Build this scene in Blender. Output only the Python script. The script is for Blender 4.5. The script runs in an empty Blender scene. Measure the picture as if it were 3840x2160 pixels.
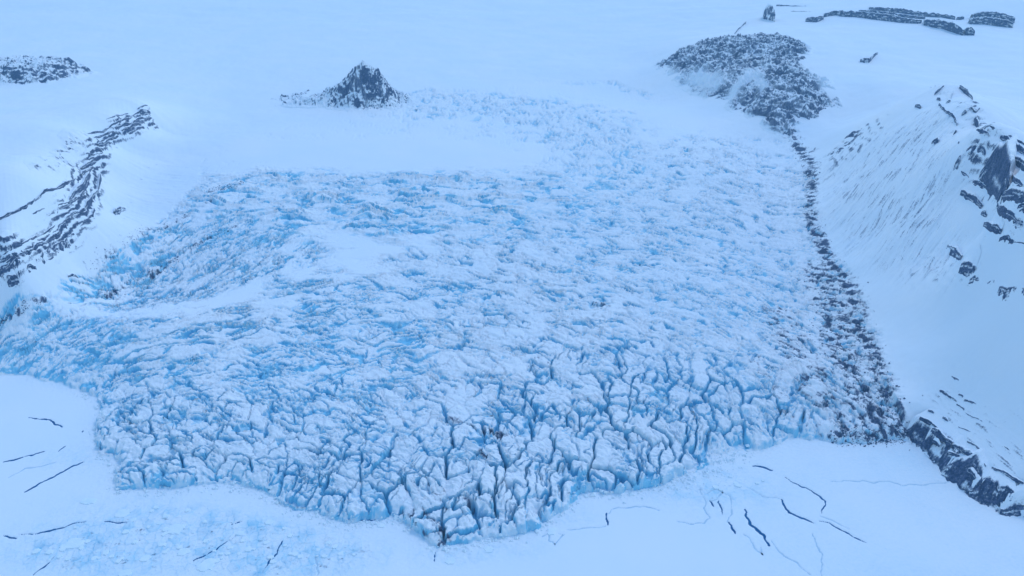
import bpy, math, random
import numpy as np

# ------------------------------------------------------------------ camera, sky, sun, exposure
import time as _time
from concurrent.futures import ThreadPoolExecutor
_t0 = _time.time()
CAM_H = 1000.0            # metres above the fjord
PITCH = math.radians(25)  # looking down
F = 3014.0                # focal length in photo pixels (3840 wide)
scene = bpy.context.scene
cam_d = bpy.data.cameras.new('camera')
cam = bpy.data.objects.new('camera', cam_d)
scene.collection.objects.link(cam)
cam.location = (0, 0, CAM_H)
cam.rotation_euler = (math.pi / 2 - PITCH, 0, 0)
cam_d.sensor_width = 36
cam_d.lens = 36 * F / 3840
cam_d.clip_start = 1
cam_d.clip_end = 100000
scene.camera = cam

SUN_EL, SUN_AZ = math.radians(52), math.radians(40)   # azimuth from +Y, clockwise
world = bpy.data.worlds.new('World')
scene.world = world
world.use_nodes = True
wn = world.node_tree.nodes
bg = wn['Background']
sky = wn.new('ShaderNodeTexSky')
sky.sky_type = 'NISHITA'
sky.sun_disc = False
sky.sun_elevation = SUN_EL
sky.sun_rotation = SUN_AZ
sky.altitude = 500
sky.air_density = 2.5
sky.dust_density = 0.0
sky.ozone_density = 10.0
world.node_tree.links.new(sky.outputs[0], bg.inputs['Color'])
bg.inputs['Strength'].default_value = 0.15

sun_d = bpy.data.lights.new('sun', 'SUN')
sun_d.energy = 0.6
sun_d.angle = math.radians(14)
sun_d.color = (1.0, 0.98, 0.95)
sun = bpy.data.objects.new('sun', sun_d)
scene.collection.objects.link(sun)
# a lamp looks along its -Z: tilt it, then turn it to the sun's azimuth
sun.rotation_euler = (math.pi / 2 - SUN_EL, 0, math.pi - SUN_AZ)
sun.location = (0, 0, 3000)

scene.view_settings.view_transform = 'Standard'
scene.view_settings.look = 'None'
scene.view_settings.exposure = 0.33
scene.view_settings.gamma = 1.0
scene.cycles.max_bounces = 6
scene.cycles.diffuse_bounces = 3
scene.cycles.volume_bounces = 1
scene.cycles.use_denoising = True

rng = np.random.default_rng(7)
random.seed(7)
COL = scene.collection

# ------------------------------------------------------------------ noise tools (numpy)
_tab = np.random.default_rng(1234)
_ANG = _tab.uniform(0, 2 * math.pi, 65536)
_GC = np.cos(_ANG).astype(np.float32); _GS = np.sin(_ANG).astype(np.float32)
_RT = _tab.uniform(0, 1, 1 << 20)
def rnd(ix, iy, seed):
    """repeatable random number for a lattice cell"""
    return _RT[((ix + seed * 37) * 1031 + (iy + seed * 101) * 7919 + seed * 613) & 0xfffff]
POOL = ThreadPoolExecutor(4)
def _perlin(x, y, seed):
    x = x + seed * 3.37; y = y + seed * 7.91
    xf = np.floor(x); yf = np.floor(y)
    fx = (x - xf).astype(np.float32); fy = (y - yf).astype(np.float32)
    xi = xf.astype(np.int32) & 255; yi = yf.astype(np.int32) & 255
    xj = (xi + 1) & 255; yj = ((yi + 1) & 255) << 8; yi = yi << 8
    u = fx * fx * fx * (fx * (fx * 6 - 15) + 10)
    v = fy * fy * fy * (fy * (fy * 6 - 15) + 10)
    def g(i, dx, dy): return _GC[i] * dx + _GS[i] * dy
    n0 = g(xi + yi, fx, fy); n0 += u * (g(xj + yi, fx - 1, fy) - n0)
    n1 = g(xi + yj, fx, fy - 1); n1 += u * (g(xj + yj, fx - 1, fy - 1) - n1)
    n0 += v * (n1 - n0)
    return 1.5 * n0
def perlin(x, y, seed=0):
    x, y = np.broadcast_arrays(np.asarray(x, float), np.asarray(y, float))
    if x.size < 60000: return _perlin(x, y, seed).astype(float)
    sh = x.shape; x = x.ravel(); y = y.ravel(); n = len(x)
    cuts = np.linspace(0, n, 9).astype(int)
    r = list(POOL.map(lambda k: _perlin(x[cuts[k]:cuts[k + 1]], y[cuts[k]:cuts[k + 1]], seed), range(8)))
    return np.concatenate(r).reshape(sh).astype(float)
def fbm(x, y, seed=0, octv=4, gain=0.5):
    s = 0; a = 1.0; t = 0
    for k in range(octv):
        s = s + a * perlin(x * 2**k + 17.3 * k, y * 2**k - 9.1 * k, seed + k)
        t += a; a *= gain
    return s / t
def ridged(x, y, seed=0, octv=4):
    s = 0; a = 1.0; t = 0
    for k in range(octv):
        s = s + a * (1 - np.abs(perlin(x * 2**k + 5.7 * k, y * 2**k + 3.3 * k, seed + k)) * 1.6)
        t += a; a *= 0.5
    return s / t
def sst(a, b, x):
    t = np.clip((x - a) / (b - a), 0, 1)
    return t * t * (3 - 2 * t)
def worley(x, y, Mi, seed, jit=0.85):
    n = len(x); cuts = np.linspace(0, n, 9).astype(int)
    r = list(POOL.map(lambda k: _worley(x[cuts[k]:cuts[k + 1]], y[cuts[k]:cuts[k + 1]], Mi, seed, jit), range(8)))
    return [np.concatenate(c) for c in zip(*r)]
def _worley(x, y, Mi, seed, jit):
    """cells in a sheared lattice; returns distance in metres to the nearest cell edge, cell ids and cell random numbers"""
    a = Mi[0, 0] * x + Mi[0, 1] * y; b = Mi[1, 0] * x + Mi[1, 1] * y
    ia = np.floor(a).astype(np.int64); ib = np.floor(b).astype(np.int64)
    d1 = np.full(a.shape, 1e9); d2 = np.full(a.shape, 1e9)
    p1x = np.zeros_like(a); p1y = np.zeros_like(a); p2x = np.zeros_like(a); p2y = np.zeros_like(a)
    i1 = np.zeros_like(ia); j1 = np.zeros_like(ia); i2 = np.zeros_like(ia); j2 = np.zeros_like(ia)
    for da in (-1, 0, 1):
        for db in (-1, 0, 1):
            ca = ia + da; cb = ib + db
            qx = ca + 0.5 + jit * (rnd(ca, cb, seed) - 0.5); qy = cb + 0.5 + jit * (rnd(ca, cb, seed + 91) - 0.5)
            d = (qx - a)**2 + (qy - b)**2
            m1 = d < d1; m2 = (~m1) & (d < d2)
            d2 = np.where(m1, d1, np.where(m2, d, d2))
            p2x = np.where(m1, p1x, np.where(m2, qx, p2x)); p2y = np.where(m1, p1y, np.where(m2, qy, p2y))
            d1 = np.where(m1, d, d1)
            p1x = np.where(m1, qx, p1x); p1y = np.where(m1, qy, p1y)
            i2 = np.where(m1, i1, np.where(m2, ca, i2)); j2 = np.where(m1, j1, np.where(m2, cb, j2))
            i1 = np.where(m1, ca, i1); j1 = np.where(m1, cb, j1)
    nx = p2x - p1x; ny = p2y - p1y
    L = np.sqrt(nx * nx + ny * ny) + 1e-9
    e = (d2 - d1) / (2 * L)
    nx /= L; ny /= L
    gx = Mi[0, 0] * nx + Mi[1, 0] * ny; gy = Mi[0, 1] * nx + Mi[1, 1] * ny
    e = e / np.sqrt(gx * gx + gy * gy)
    return e, i1, j1, a - p1x, b - p1y, np.mod(rnd(i1, j1, seed + 55) + rnd(i2, j2, seed + 55), 1.0), np.abs(nx)

# ------------------------------------------------------------------ photo pixel <-> place
SP, CP = math.sin(PITCH), math.cos(PITCH)
def ray(px, py):
    dx = (px - 1920) / F; dv = (1080 - py) / F
    return np.array([dx, CP + SP * dv, -SP + CP * dv])
def at_z(px, py, z):
    d = ray(px, py)
    t = (z - CAM_H) / d[2]
    return np.array([d[0] * t, d[1] * t, z])

# land surface without detail: heights (metres) at points found in the photograph
CTRL = []
for px in (900, 1400, 1920, 2400):
    CTRL += [(px, 1650, 46), (px, 1450, 52), (px, 1300, 60), (px, 1080, 80), (px, 900, 102), (px, 800, 124),
             (px, 700, 150), (px, 600, 172), (px, 500, 186)]
for px in (700, 1200, 1700, 2200):
    CTRL += [(px, 400, 200), (px, 250, 240), (px, 100, 290), (px, 0, 335)]
CTRL += [(1920, 1850, 44), (1500, 1800, 44), (2900, 1580, 44), (2650, 1400, 52), (2700, 1080, 82), (2750, 850, 116), (2750, 650, 165),
         (2600, 520, 186), (2500, 420, 196), (3150, 1400, 60), (3350, 1560, 42),
         (300, 1350, 45), (0, 1330, 42), (450, 1200, 68), (150, 1250, 58), (600, 1500, 46), (500, 1700, 42),
         # left edge of the glacier, apron, cliff foot, crest, plateau
         (0, 1150, 90), (300, 1020, 106), (560, 860, 116), (700, 740, 142), (760, 620, 165), (700, 520, 186),
         (0, 1075, 150), (120, 1020, 165), (230, 940, 176), (300, 880, 180), (360, 740, 195), (400, 640, 200), (470, 560, 202), (590, 480, 203),
         (0, 870, 280), (170, 720, 300), (250, 620, 300), (320, 520, 298), (430, 450, 290), (550, 402, 285),
         (0, 600, 312), (0, 450, 325), (180, 420, 318), (330, 380, 300), (480, 350, 262), (650, 360, 225), (300, 310, 275), (0, 340, 285), (300, 220, 290), (0, 200, 300),
         (300, 90, 330), (0, 0, 380), (500, 0, 370),
         # hill with rock face right of the centre
         (2420, 330, 203), (2560, 370, 202), (2700, 430, 200), (2850, 490, 194), (3010, 545, 180),
         (2440, 230, 260), (2560, 175, 345), (2720, 145, 395), (2900, 145, 400), (3010, 190, 380), (3100, 260, 345), (3180, 370, 290), (3180, 450, 245),
         (2560, 280, 270), (2750, 290, 300), (2850, 330, 285), (2900, 430, 240), (3060, 480, 218), (3000, 330, 310),
         # right mountain
         (3040, 600, 172), (3070, 700, 150), (3090, 860, 116), (3180, 1040, 97), (3260, 1200, 80), (3340, 1400, 62),
         (3120, 550, 215), (3200, 480, 275), (3330, 425, 365), (3450, 365, 430), (3560, 310, 478), (3640, 390, 482), (3720, 480, 490), (3840, 575, 510),
         (3250, 700, 235), (3400, 600, 330), (3520, 520, 400), (3600, 700, 350), (3400, 850, 235), (3250, 880, 160),
         (3840, 780, 425), (3720, 850, 330), (3560, 980, 240), (3840, 1000, 335), (3380, 1080, 150), (3500, 1300, 125), (3840, 1300, 215), (3660, 1150, 215),
         (3500, 1560, 50), (3840, 1600, 100), (3680, 1720, 46), (3840, 1830, 42), (3660, 1450, 110),
         # bowl behind it and the mountain at the back
         (3300, 330, 330), (3480, 260, 345), (3250, 240, 355), (3700, 300, 350), (3840, 380, 350), (3600, 220, 362),
         (3100, 180, 385), (3400, 160, 385), (3700, 180, 385), (3840, 200, 385),
         (2900, 100, 385), (3100, 66, 420), (3300, 82, 425), (3500, 100, 420), (3650, 112, 415), (3840, 112, 415),
         (2700, 60, 370), (2900, 10, 420), (3100, 18, 450), (3350, 10, 480), (3600, 40, 470), (3840, 40, 480), (3840, 0, 520), (2500, 100, 320), (2500, 0, 365)]
XYZ = [(1465, 2225, 395), (1380, 1930, 415), (1700, 2400, 350), (1600, 2000, 365), (1900, 2800, 345), (1640, 2720, 410), (1350, 1650, 440), (1500, 1500, 420)]   # far side of the right ridge
CP3 = np.array([at_z(*c) for c in CTRL] + [np.array(q_, float) for q_ in XYZ]) / 1000.0
def _tps(r2):
    return 0.5 * r2 * np.log(r2 + 1e-9)
_n = len(CP3)
_A = np.zeros((_n + 3, _n + 3))
_r2 = (CP3[:, None, 0] - CP3[None, :, 0])**2 + (CP3[:, None, 1] - CP3[None, :, 1])**2
_A[:_n, :_n] = _tps(_r2) + np.eye(_n) * 0.0012
_A[:_n, _n] = 1; _A[:_n, _n + 1:] = CP3[:, :2]
_A[_n, :_n] = 1; _A[_n + 1:, :_n] = CP3[:, :2].T
_w = np.linalg.solve(_A, np.concatenate([CP3[:, 2], np.zeros(3)]))
def land_raw(x, y):
    x = np.asarray(x, float); y = np.asarray(y, float)
    sh = x.shape
    yc = np.clip(y, 1050, 7600)
    lim = 0.66 * (0.906 * yc + 300) * 1.12
    X = np.clip(x, -lim, lim).ravel() / 1000; Y = yc.ravel() / 1000
    out = np.empty(X.shape)
    for s in range(0, len(X), 60000):
        a = X[s:s + 60000]; b = Y[s:s + 60000]
        r2 = (a[:, None] - CP3[None, :, 0])**2 + (b[:, None] - CP3[None, :, 1])**2
        out[s:s + 60000] = _tps(r2) @ _w[:_n] + _w[_n] + a * _w[_n + 1] + b * _w[_n + 2]
    return out.reshape(sh) * 1000

# the ice front and the shore, traced at sea level, left to right
FRONT_PX = [(-500, 1385), (-200, 1400), (0, 1404), (110, 1412), (200, 1432), (300, 1462), (366, 1492), (384, 1540), (362, 1590), (366, 1655), (372, 1702), (420, 1712), (455, 1735), (430, 1790), (440, 1832), (540, 1836),
            (640, 1832), (720, 1822), (810, 1812), (930, 1822), (1000, 1848), (1060, 1890), (1110, 1916), (1180, 1918), (1250, 1950), (1310, 1962), (1400, 1948), (1462, 1940), (1500, 1950), (1550, 1990), (1600, 2030), (1645, 2052), (1700, 2046),
            (1760, 2036), (1850, 2018), (1935, 2010), (2010, 1985), (2035, 1955), (2090, 1930), (2140, 1900), (2165, 1860), (2200, 1846), (2300, 1852), (2400, 1838), (2470, 1820), (2530, 1795), (2620, 1770),
            (2700, 1720), (2790, 1690), (2860, 1690), (2920, 1665), (2950, 1642), (3050, 1648), (3140, 1662), (3250, 1662), (3400, 1645), (3440, 1680), (3505, 1745), (3540, 1790), (3575, 1822), (3650, 1878),
            (3710, 1908), (3765, 1935), (3840, 1942), (4100, 1990), (4600, 2100)]
FR = np.array([at_z(px, py, 0)[:2] for px, py in FRONT_PX])
FR = np.vstack([[-60000, FR[0, 1] + 200], [-6000, FR[0, 1] + 60], FR, [6000, FR[-1, 1] - 30], [60000, FR[-1, 1] - 100]])
def seg_dist(x, y, poly, chunk=300000):
    """unsigned distance to a polyline plus position along it"""
    sh = np.shape(x); x = np.ravel(x); y = np.ravel(y)
    d = np.full(x.shape, 1e18)
    for (ax, ay), (bx, by) in zip(poly[:-1], poly[1:]):
        vx = bx - ax; vy = by - ay
        t = np.clip(((x - ax) * vx + (y - ay) * vy) / (vx * vx + vy * vy + 1e-12), 0, 1)
        d = np.minimum(d, (x - ax - t * vx)**2 + (y - ay - t * vy)**2)
    return np.sqrt(d).reshape(sh)
def inside(x, y, poly):
    sh = np.shape(x); x = np.ravel(x); y = np.ravel(y)
    c = np.zeros(x.shape, bool)
    p = np.asarray(poly)
    for (ax, ay), (bx, by) in zip(p, np.roll(p, -1, axis=0)):
        if ay == by: continue
        m = ((ay > y) != (by > y)) & (x < (bx - ax) * (y - ay) / (by - ay) + ax)
        c ^= m
    return c.reshape(sh)
LANDPOLY = np.vstack([FR, [60000, 90000], [-60000, 90000]])
def front_sd(x, y):
    d = seg_dist(x, y, FR)
    return np.where(inside(x, y, LANDPOLY), d, -d)
# ------------------------------------------------------------------ big ground grid: fan-shaped, finer close to the viewer
NC, NR = 1230, 960
tcol = np.linspace(-0.70, 0.70, NC)
ext = np.array([0.73, 0.78, 0.86, 1.0, 1.3, 1.9, 3.0, 6.0, 14.0])
tcol = np.concatenate([-ext[::-1], tcol, ext])
# rows: even steps of the downward angle on a gently rising ground
pyr = np.linspace(2260, -40, NR)
def row_y(py):
    zz = np.interp(py, [-100, 0, 100, 250, 400, 600, 700, 900, 1080, 1300, 1650, 1850, 2300], [360, 335, 290, 240, 200, 172, 150, 102, 80, 60, 46, 0, 0])
    d = np.array([ray(1920, p) for p in py])
    return d[:, 1] * (zz - CAM_H) / d[:, 2]
yrow = row_y(pyr)
yrow = np.concatenate([[-30000, -8000, -2000, -500, 200, 500, 700, 830, 900], yrow[yrow > 930], [8500, 9500, 11000, 14000, 20000, 35000, 60000]])
NR = len(yrow); NCt = len(tcol)
dep = np.maximum(0.906 * yrow + 380, 900)
GX = tcol[None, :] * dep[:, None]
GY = np.repeat(yrow[:, None], NCt, 1)
x = GX.ravel(); y = GY.ravel()

_near = (y < 2700) & (y > 900) & (np.abs(x) < 5000)
SD = np.where(y < 1400, -800.0, 800.0)
SD[_near] = front_sd(x[_near], y[_near])
# smooth land: solved on every 5th row and column, filled in between
_ri = np.unique(np.append(np.arange(0, NR, 5), NR - 1)); _ci = np.unique(np.append(np.arange(0, NCt, 5), NCt - 1))
_c = land_raw(GX[np.ix_(_ri, _ci)], GY[np.ix_(_ri, _ci)])
_w0 = np.stack([np.interp(np.arange(NCt), _ci, r_) for r_ in _c])
RAW = np.stack([np.interp(np.arange(NR), _ri, _w0[:, k]) for k in range(NCt)], 1).ravel()
BASE = np.where(SD > 0, np.maximum(RAW, 5) * sst(-1, 26, SD), 0.0).reshape(NR, NCt)
_rowi = np.arange(NR); _coli = np.arange(NCt)
def lookup(Gz, xx, yy):
    """bilinear height from the fan grid"""
    xx = np.asarray(xx, float); yy = np.asarray(yy, float)
    r = np.interp(yy, yrow, _rowi); r0 = np.clip(r.astype(int), 0, NR - 2); fr = r - r0
    dd = np.interp(yy, yrow, dep)
    c = np.interp(xx / dd, tcol, _coli); c0 = np.clip(c.astype(int), 0, NCt - 2); fc_ = c - c0
    return (Gz[r0, c0] * (1 - fc_) + Gz[r0, c0 + 1] * fc_) * (1 - fr) + (Gz[r0 + 1, c0] * (1 - fc_) + Gz[r0 + 1, c0 + 1] * fc_) * fr
def base_z(xx, yy): return lookup(BASE, xx, yy)
_TS = np.geomspace(900, 9500, 500)
def PV(px, py):
    """where the view rays through photo pixels meet the smooth ground"""
    px = np.atleast_1d(np.asarray(px, float)); py = np.atleast_1d(np.asarray(py, float))
    d = np.stack([(px - 1920) / F, CP + SP * (1080 - py) / F, -SP + CP * (1080 - py) / F], 1)
    z = CAM_H + d[:, None, 2] * _TS
    g = base_z(d[:, None, 0] * _TS, d[:, None, 1] * _TS)
    hit = z <= g; hit[:, -1] = True
    k = np.maximum(np.argmax(hit, 1), 1)
    a = _TS[k - 1].copy(); b = _TS[k].copy()
    for _ in range(14):
        m = .5 * (a + b)
        low = CAM_H + d[:, 2] * m <= base_z(d[:, 0] * m, d[:, 1] * m)
        b = np.where(low, m, b); a = np.where(low, a, m)
    return np.stack([d[:, 0] * b, d[:, 1] * b, CAM_H + d[:, 2] * b], 1)
def P(px, py): return PV(px, py)[0]
def PL(pts): return PV([p[0] for p in pts], [p[1] for p in pts])[:, :2]

# the cliff line is ragged: shift the distance by noise
land = SD > -40
sdn = SD + 9 * fbm(x / 45, y / 45, 3, 3) + 4 * perlin(x / 14, y / 14, 5)
shore_x0 = P(3400, 1630)[0]
is_shore = x > shore_x0
sdn = np.where(is_shore, SD + 2 * perlin(x / 20, y / 20, 8), sdn)

def depth_of(p):
    return p[1] * CP + (CAM_H - p[2]) * SP

# ------------------------------------------------------------------ materials
def nd(t, kind, **kw):
    n = t.nodes.new(kind)
    for k, v in kw.items(): setattr(n, k, v)
    return n
def terrain_material():
    """snow, bare ice, rock and dirt by the surface's own composition, stored per vertex (rock, ice, dirt)"""
    m = bpy.data.materials.new('snow_ice_rock')
    m.use_nodes = True
    t = m.node_tree; L = t.links
    bs = t.nodes['Principled BSDF']
    at = nd(t, 'ShaderNodeAttribute', attribute_name='mix')
    sp = nd(t, 'ShaderNodeSeparateColor')
    L.new(at.outputs['Color'], sp.inputs[0])
    geo = nd(t, 'ShaderNodeNewGeometry')
    def noise(scale, detail, rough=0.6):
        n = nd(t, 'ShaderNodeTexNoise'); n.inputs['Scale'].default_value = scale
        n.inputs['Detail'].default_value = detail; n.inputs['Roughness'].default_value = rough
        L.new(geo.outputs['Position'], n.inputs['Vector']); return n
    def ramp(src, stops):
        r = nd(t, 'ShaderNodeValToRGB'); L.new(src, r.inputs[0])
        e = r.color_ramp.elements
        while len(e) < len(stops): e.new(0.5)
        for k, (p, c) in enumerate(stops): e[k].position = p; e[k].color = (*c, 1)
        return r
    def mixc(f, a, b):
        x = nd(t, 'ShaderNodeMix', data_type='RGBA'); L.new(f, x.inputs['Factor']); L.new(a, x.inputs['A']); L.new(b, x.inputs['B']); return x.outputs['Result']
    def mth(op, a, b, clamp=False):
        x = nd(t, 'ShaderNodeMath', operation=op, use_clamp=clamp)
        for k, v in enumerate((a, b)):
            if isinstance(v, (int, float)): x.inputs[k].default_value = v
            else: L.new(v, x.inputs[k])
        return x.outputs[0]
    nbig = noise(0.004, 3); nmid = noise(0.03, 4); nfin = noise(0.16, 4, 0.7)
    snow = ramp(nbig.outputs['Fac'], [(0.3, (0.80, 0.86, 0.93)), (0.7, (0.86, 0.88, 0.92))])
    ice = ramp(nmid.outputs['Fac'], [(0.25, (0.08, 0.40, 0.64)), (0.5, (0.20, 0.57, 0.79)), (0.8, (0.42, 0.75, 0.89))])
    rock = ramp(nfin.outputs['Fac'], [(0.3, (0.010, 0.036, 0.085)), (0.5, (0.036, 0.068, 0.14)), (0.7, (0.15, 0.18, 0.28))])
    dirt = ramp(nfin.outputs['Fac'], [(0.3, (0.016, 0.045, 0.10)), (0.7, (0.12, 0.155, 0.25))])
    jit = mth('MULTIPLY', mth('SUBTRACT', nfin.outputs['Fac'], 0.5), 0.7)
    def sharp(ch, lo, hi, j=jit):
        v = mth('ADD', ch, j)
        r = nd(t, 'ShaderNodeMapRange', interpolation_type='SMOOTHSTEP'); L.new(v, r.inputs[0])
        r.inputs['From Min'].default_value = lo; r.inputs['From Max'].default_value = hi
        return r.outputs[0]
    c = mixc(sharp(sp.outputs['Green'], 0.15, 0.95, mth('MULTIPLY', jit, 0.5)), snow.outputs[0], ice.outputs[0])
    c = mixc(sharp(sp.outputs['Blue'], 0.3, 0.8), c, dirt.outputs[0])
    ndu = noise(0.35, 4, 0.75)
    jd = mth('ADD', mth('MULTIPLY', mth('SUBTRACT', ndu.outputs['Fac'], 0.5), 1.5), mth('MULTIPLY', jit, 0.9))
    rk = sharp(sp.outputs['Red'], 0.18, 0.85, jd)
    c = mixc(rk, c, rock.outputs[0])
    L.new(c, bs.inputs['Base Color'])
    bs.inputs['Roughness'].default_value = 0.85
    bs.inputs['Specular IOR Level'].default_value = 0.2
    bp = nd(t, 'ShaderNodeBump'); bp.inputs['Distance'].default_value = 5.0
    L.new(mth('MULTIPLY', at.outputs['Alpha'], 0.38), bp.inputs['Strength'])
    nb = noise(0.22, 5, 0.65)
    L.new(nb.outputs['Fac'], bp.inputs['Height'])
    L.new(bp.outputs[0], bs.inputs['Normal'])
    return m
M_TER = terrain_material()
def plain_material(name, stops, scale, rough=0.6, spec=0.3, bump=0.0):
    m = bpy.data.materials.new(name); m.use_nodes = True
    t = m.node_tree; L = t.links; bs = t.nodes['Principled BSDF']
    geo = nd(t, 'ShaderNodeNewGeometry')
    n = nd(t, 'ShaderNodeTexNoise'); n.inputs['Scale'].default_value = scale; n.inputs['Detail'].default_value = 4
    L.new(geo.outputs['Position'], n.inputs['Vector'])
    r = nd(t, 'ShaderNodeValToRGB'); L.new(n.outputs['Fac'], r.inputs[0])
    e = r.color_ramp.elements
    while len(e) < len(stops): e.new(0.5)
    for k, (p, c) in enumerate(stops): e[k].position = p; e[k].color = (*c, 1)
    L.new(r.outputs[0], bs.inputs['Base Color'])
    bs.inputs['Roughness'].default_value = rough; bs.inputs['Specular IOR Level'].default_value = spec
    if bump:
        b = nd(t, 'ShaderNodeBump'); b.inputs['Strength'].default_value = bump; L.new(n.outputs['Fac'], b.inputs['Height']); L.new(b.outputs[0], bs.inputs['Normal'])
    return m
M_WATER = plain_material('fjord_water', [(0.3, (0.004, 0.08, 0.22)), (0.7, (0.015, 0.14, 0.32))], 0.05, 0.6, 0.03)
M_SLUSH = plain_material('thin_grey_ice', [(0.3, (0.42, 0.58, 0.72)), (0.7, (0.55, 0.68, 0.78))], 0.08, 0.6)
M_FLOE = plain_material('floe_ice', [(0.3, (0.74, 0.85, 0.92)), (0.7, (0.84, 0.90, 0.94))], 0.1, 0.7, 0.2, 0.2)

# ------------------------------------------------------------------ object helpers
def tag(o, label=None, cat=None, group=None, kind=None):
    if label: o['label'] = label
    if cat: o['category'] = cat
    if group: o['group'] = group
    if kind: o['kind'] = kind
    return o
def empty(name, loc):
    o = bpy.data.objects.new(name, None); COL.objects.link(o); o.location = loc; o.empty_display_size = 10
    return o
def mesh_obj(name, V, Fc, mat, parent=None, mix=None, normals=None, smooth=True, origin=None):
    """V (n,3) world points, Fc (m,4) or (m,3) faces; the origin goes to the base of the piece"""
    V = np.asarray(V, float); Fc = np.asarray(Fc, np.int32)
    if origin is None:
        origin = np.array([0.5 * (V[:, 0].min() + V[:, 0].max()), 0.5 * (V[:, 1].min() + V[:, 1].max()), V[:, 2].min()])
    me = bpy.data.meshes.new(name)
    k = Fc.shape[1]
    me.vertices.add(len(V)); me.vertices.foreach_set('co', (V - origin).astype(np.float32).ravel())
    me.loops.add(Fc.size); me.loops.foreach_set('vertex_index', Fc.ravel())
    me.polygons.add(len(Fc)); me.polygons.foreach_set('loop_start', np.arange(0, Fc.size, k, dtype=np.int32))
    me.update(calc_edges=True)
    if mix is not None:
        a = me.attributes.new('mix', 'FLOAT_COLOR', 'POINT')
        c = np.ones((len(V), 4), np.float32); mix = np.asarray(mix); c[:, 3] = .35; c[:, :mix.shape[1]] = mix
        a.data.foreach_set('color', c.ravel())
    me.polygons.foreach_set('use_smooth', np.full(len(Fc), smooth))
    if normals is not None:
        me.normals_split_custom_set_from_vertices(normals.astype(np.float32))
    me.materials.append(mat)
    o = bpy.data.objects.new(name, me); COL.objects.link(o)
    if parent is not None:
        o.parent = parent
        o.location = origin - np.array(parent.location)
    else:
        o.location = origin
    return o
def grid_faces(nr, nc):
    i = np.arange(nr - 1)[:, None] * nc + np.arange(nc - 1)[None, :]
    return np.stack([i, i + 1, i + nc + 1, i + nc], -1).reshape(-1, 4)
def grid_normals(X, Y, Z):
    p = np.stack([X, Y, Z], -1)
    du = np.empty_like(p); du[:, 1:-1] = p[:, 2:] - p[:, :-2]; du[:, 0] = p[:, 1] - p[:, 0]; du[:, -1] = p[:, -1] - p[:, -2]
    dv = np.empty_like(p); dv[1:-1] = p[2:] - p[:-2]; dv[0] = p[1] - p[0]; dv[-1] = p[-1] - p[-2]
    n = np.cross(du, dv)
    n /= np.linalg.norm(n, axis=-1, keepdims=True) + 1e-12
    return n
def sub_obj(name, V, Nn, Mx, Fsel, mat, parent=None, skirt=0.0, kind=None, keepn=True):
    """an object from some of the faces of a big grid, keeping the grid's normals; skirt gives it depth below ground"""
    used, inv = np.unique(Fsel, return_inverse=True)
    f = inv.reshape(Fsel.shape)
    v = V[used]; n = Nn[used]; mx = Mx[used]
    if skirt > 0:
        e = np.concatenate([f[:, [0, 1]], f[:, [1, 2]], f[:, [2, 3]], f[:, [3, 0]]])
        key = np.sort(e, 1); kk = key[:, 0].astype(np.int64) * (len(v) + 1) + key[:, 1]
        _, idx, cnt = np.unique(kk, return_index=True, return_counts=True)
        be = e[idx[cnt == 1]]
        bv, binv = np.unique(be, return_inverse=True)
        be2 = binv.reshape(be.shape)
        low = v[bv].copy(); low[:, 2] -= skirt
        off = len(v)
        sk = np.stack([be[:, 1], be[:, 0], off + be2[:, 0], off + be2[:, 1]], 1)
        v = np.vstack([v, low]); n = np.vstack([n, n[bv]]); mx = np.vstack([mx, mx[bv]])
        f = np.vstack([f, sk])
    o = mesh_obj(name, v, f, mat, parent, mx, n if keepn else None)
    if kind: o['kind'] = kind
    return o

# ------------------------------------------------------------------ region masks
def blob(px, py, rx, ry, pw=1.0):
    c = P(px, py); ax = P(px + rx, py)[:2] - c[:2]
    ty = P(px, max(py - ry, 5))[:2] - c[:2]; by = P(px, min(py + ry, 2150))[:2] - c[:2]
    A = np.stack([ax, 0.5 * (ty - by)], 1)
    Ai = np.linalg.inv(A)
    u = Ai[0, 0] * (x - c[0]) + Ai[0, 1] * (y - c[1]); v = Ai[1, 0] * (x - c[0]) + Ai[1, 1] * (y - c[1])
    return np.exp(-(u * u + v * v) ** pw)
def blobs(lst):
    s = 0
    for b in lst: s = s + blob(*b[:4]) * (b[4] if len(b) > 4 else 1.0)
    return np.clip(s, 0, 1)
def basis(c, a, b):
    """lattice of crevasse cells from two cell edges seen in the photo at pixel c: a, b = pixel steps"""
    p = P(*c)[:2]
    A = np.stack([P(c[0] + a[0], c[1] + a[1])[:2] - p, P(c[0] + b[0], c[1] + b[1])[:2] - p], 1)
    return np.linalg.inv(A)
def polymask(pts, soft, jitter=0, seed=11, sc=60):
    poly = PL(pts)
    m = (x > poly[:, 0].min() - 3 * soft - jitter) & (x < poly[:, 0].max() + 3 * soft + jitter) & (y > poly[:, 1].min() - 3 * soft - jitter) & (y < poly[:, 1].max() + 3 * soft + jitter)
    out = np.zeros(x.shape)
    X = x[m]; Y = y[m]
    d = seg_dist(X, Y, np.vstack([poly, poly[:1]]))
    d = np.where(inside(X, Y, poly), d, -d)
    if jitter: d = d + jitter * fbm(X / sc, Y / sc, seed, 4)
    out[m] = sst(-soft, soft, d)
    return out
def linemask(pts, wid, jitter=0, seed=5, sc=40):
    poly = PL(pts)
    m = (x > poly[:, 0].min() - 4 * wid) & (x < poly[:, 0].max() + 4 * wid) & (y > poly[:, 1].min() - 4 * wid) & (y < poly[:, 1].max() + 4 * wid)
    out = np.zeros(x.shape)
    X = x[m]; Y = y[m]
    d = seg_dist(X, Y, poly)
    if jitter: d = d + jitter * fbm(X / sc, Y / sc, seed, 3)
    out[m] = np.exp(-np.maximum(d, 0)**2 / (wid * wid))
    return out

Z = np.zeros(x.shape)
ICE = np.zeros(x.shape); ROCK = np.zeros(x.shape); DIRT = np.zeros(x.shape)

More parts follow.
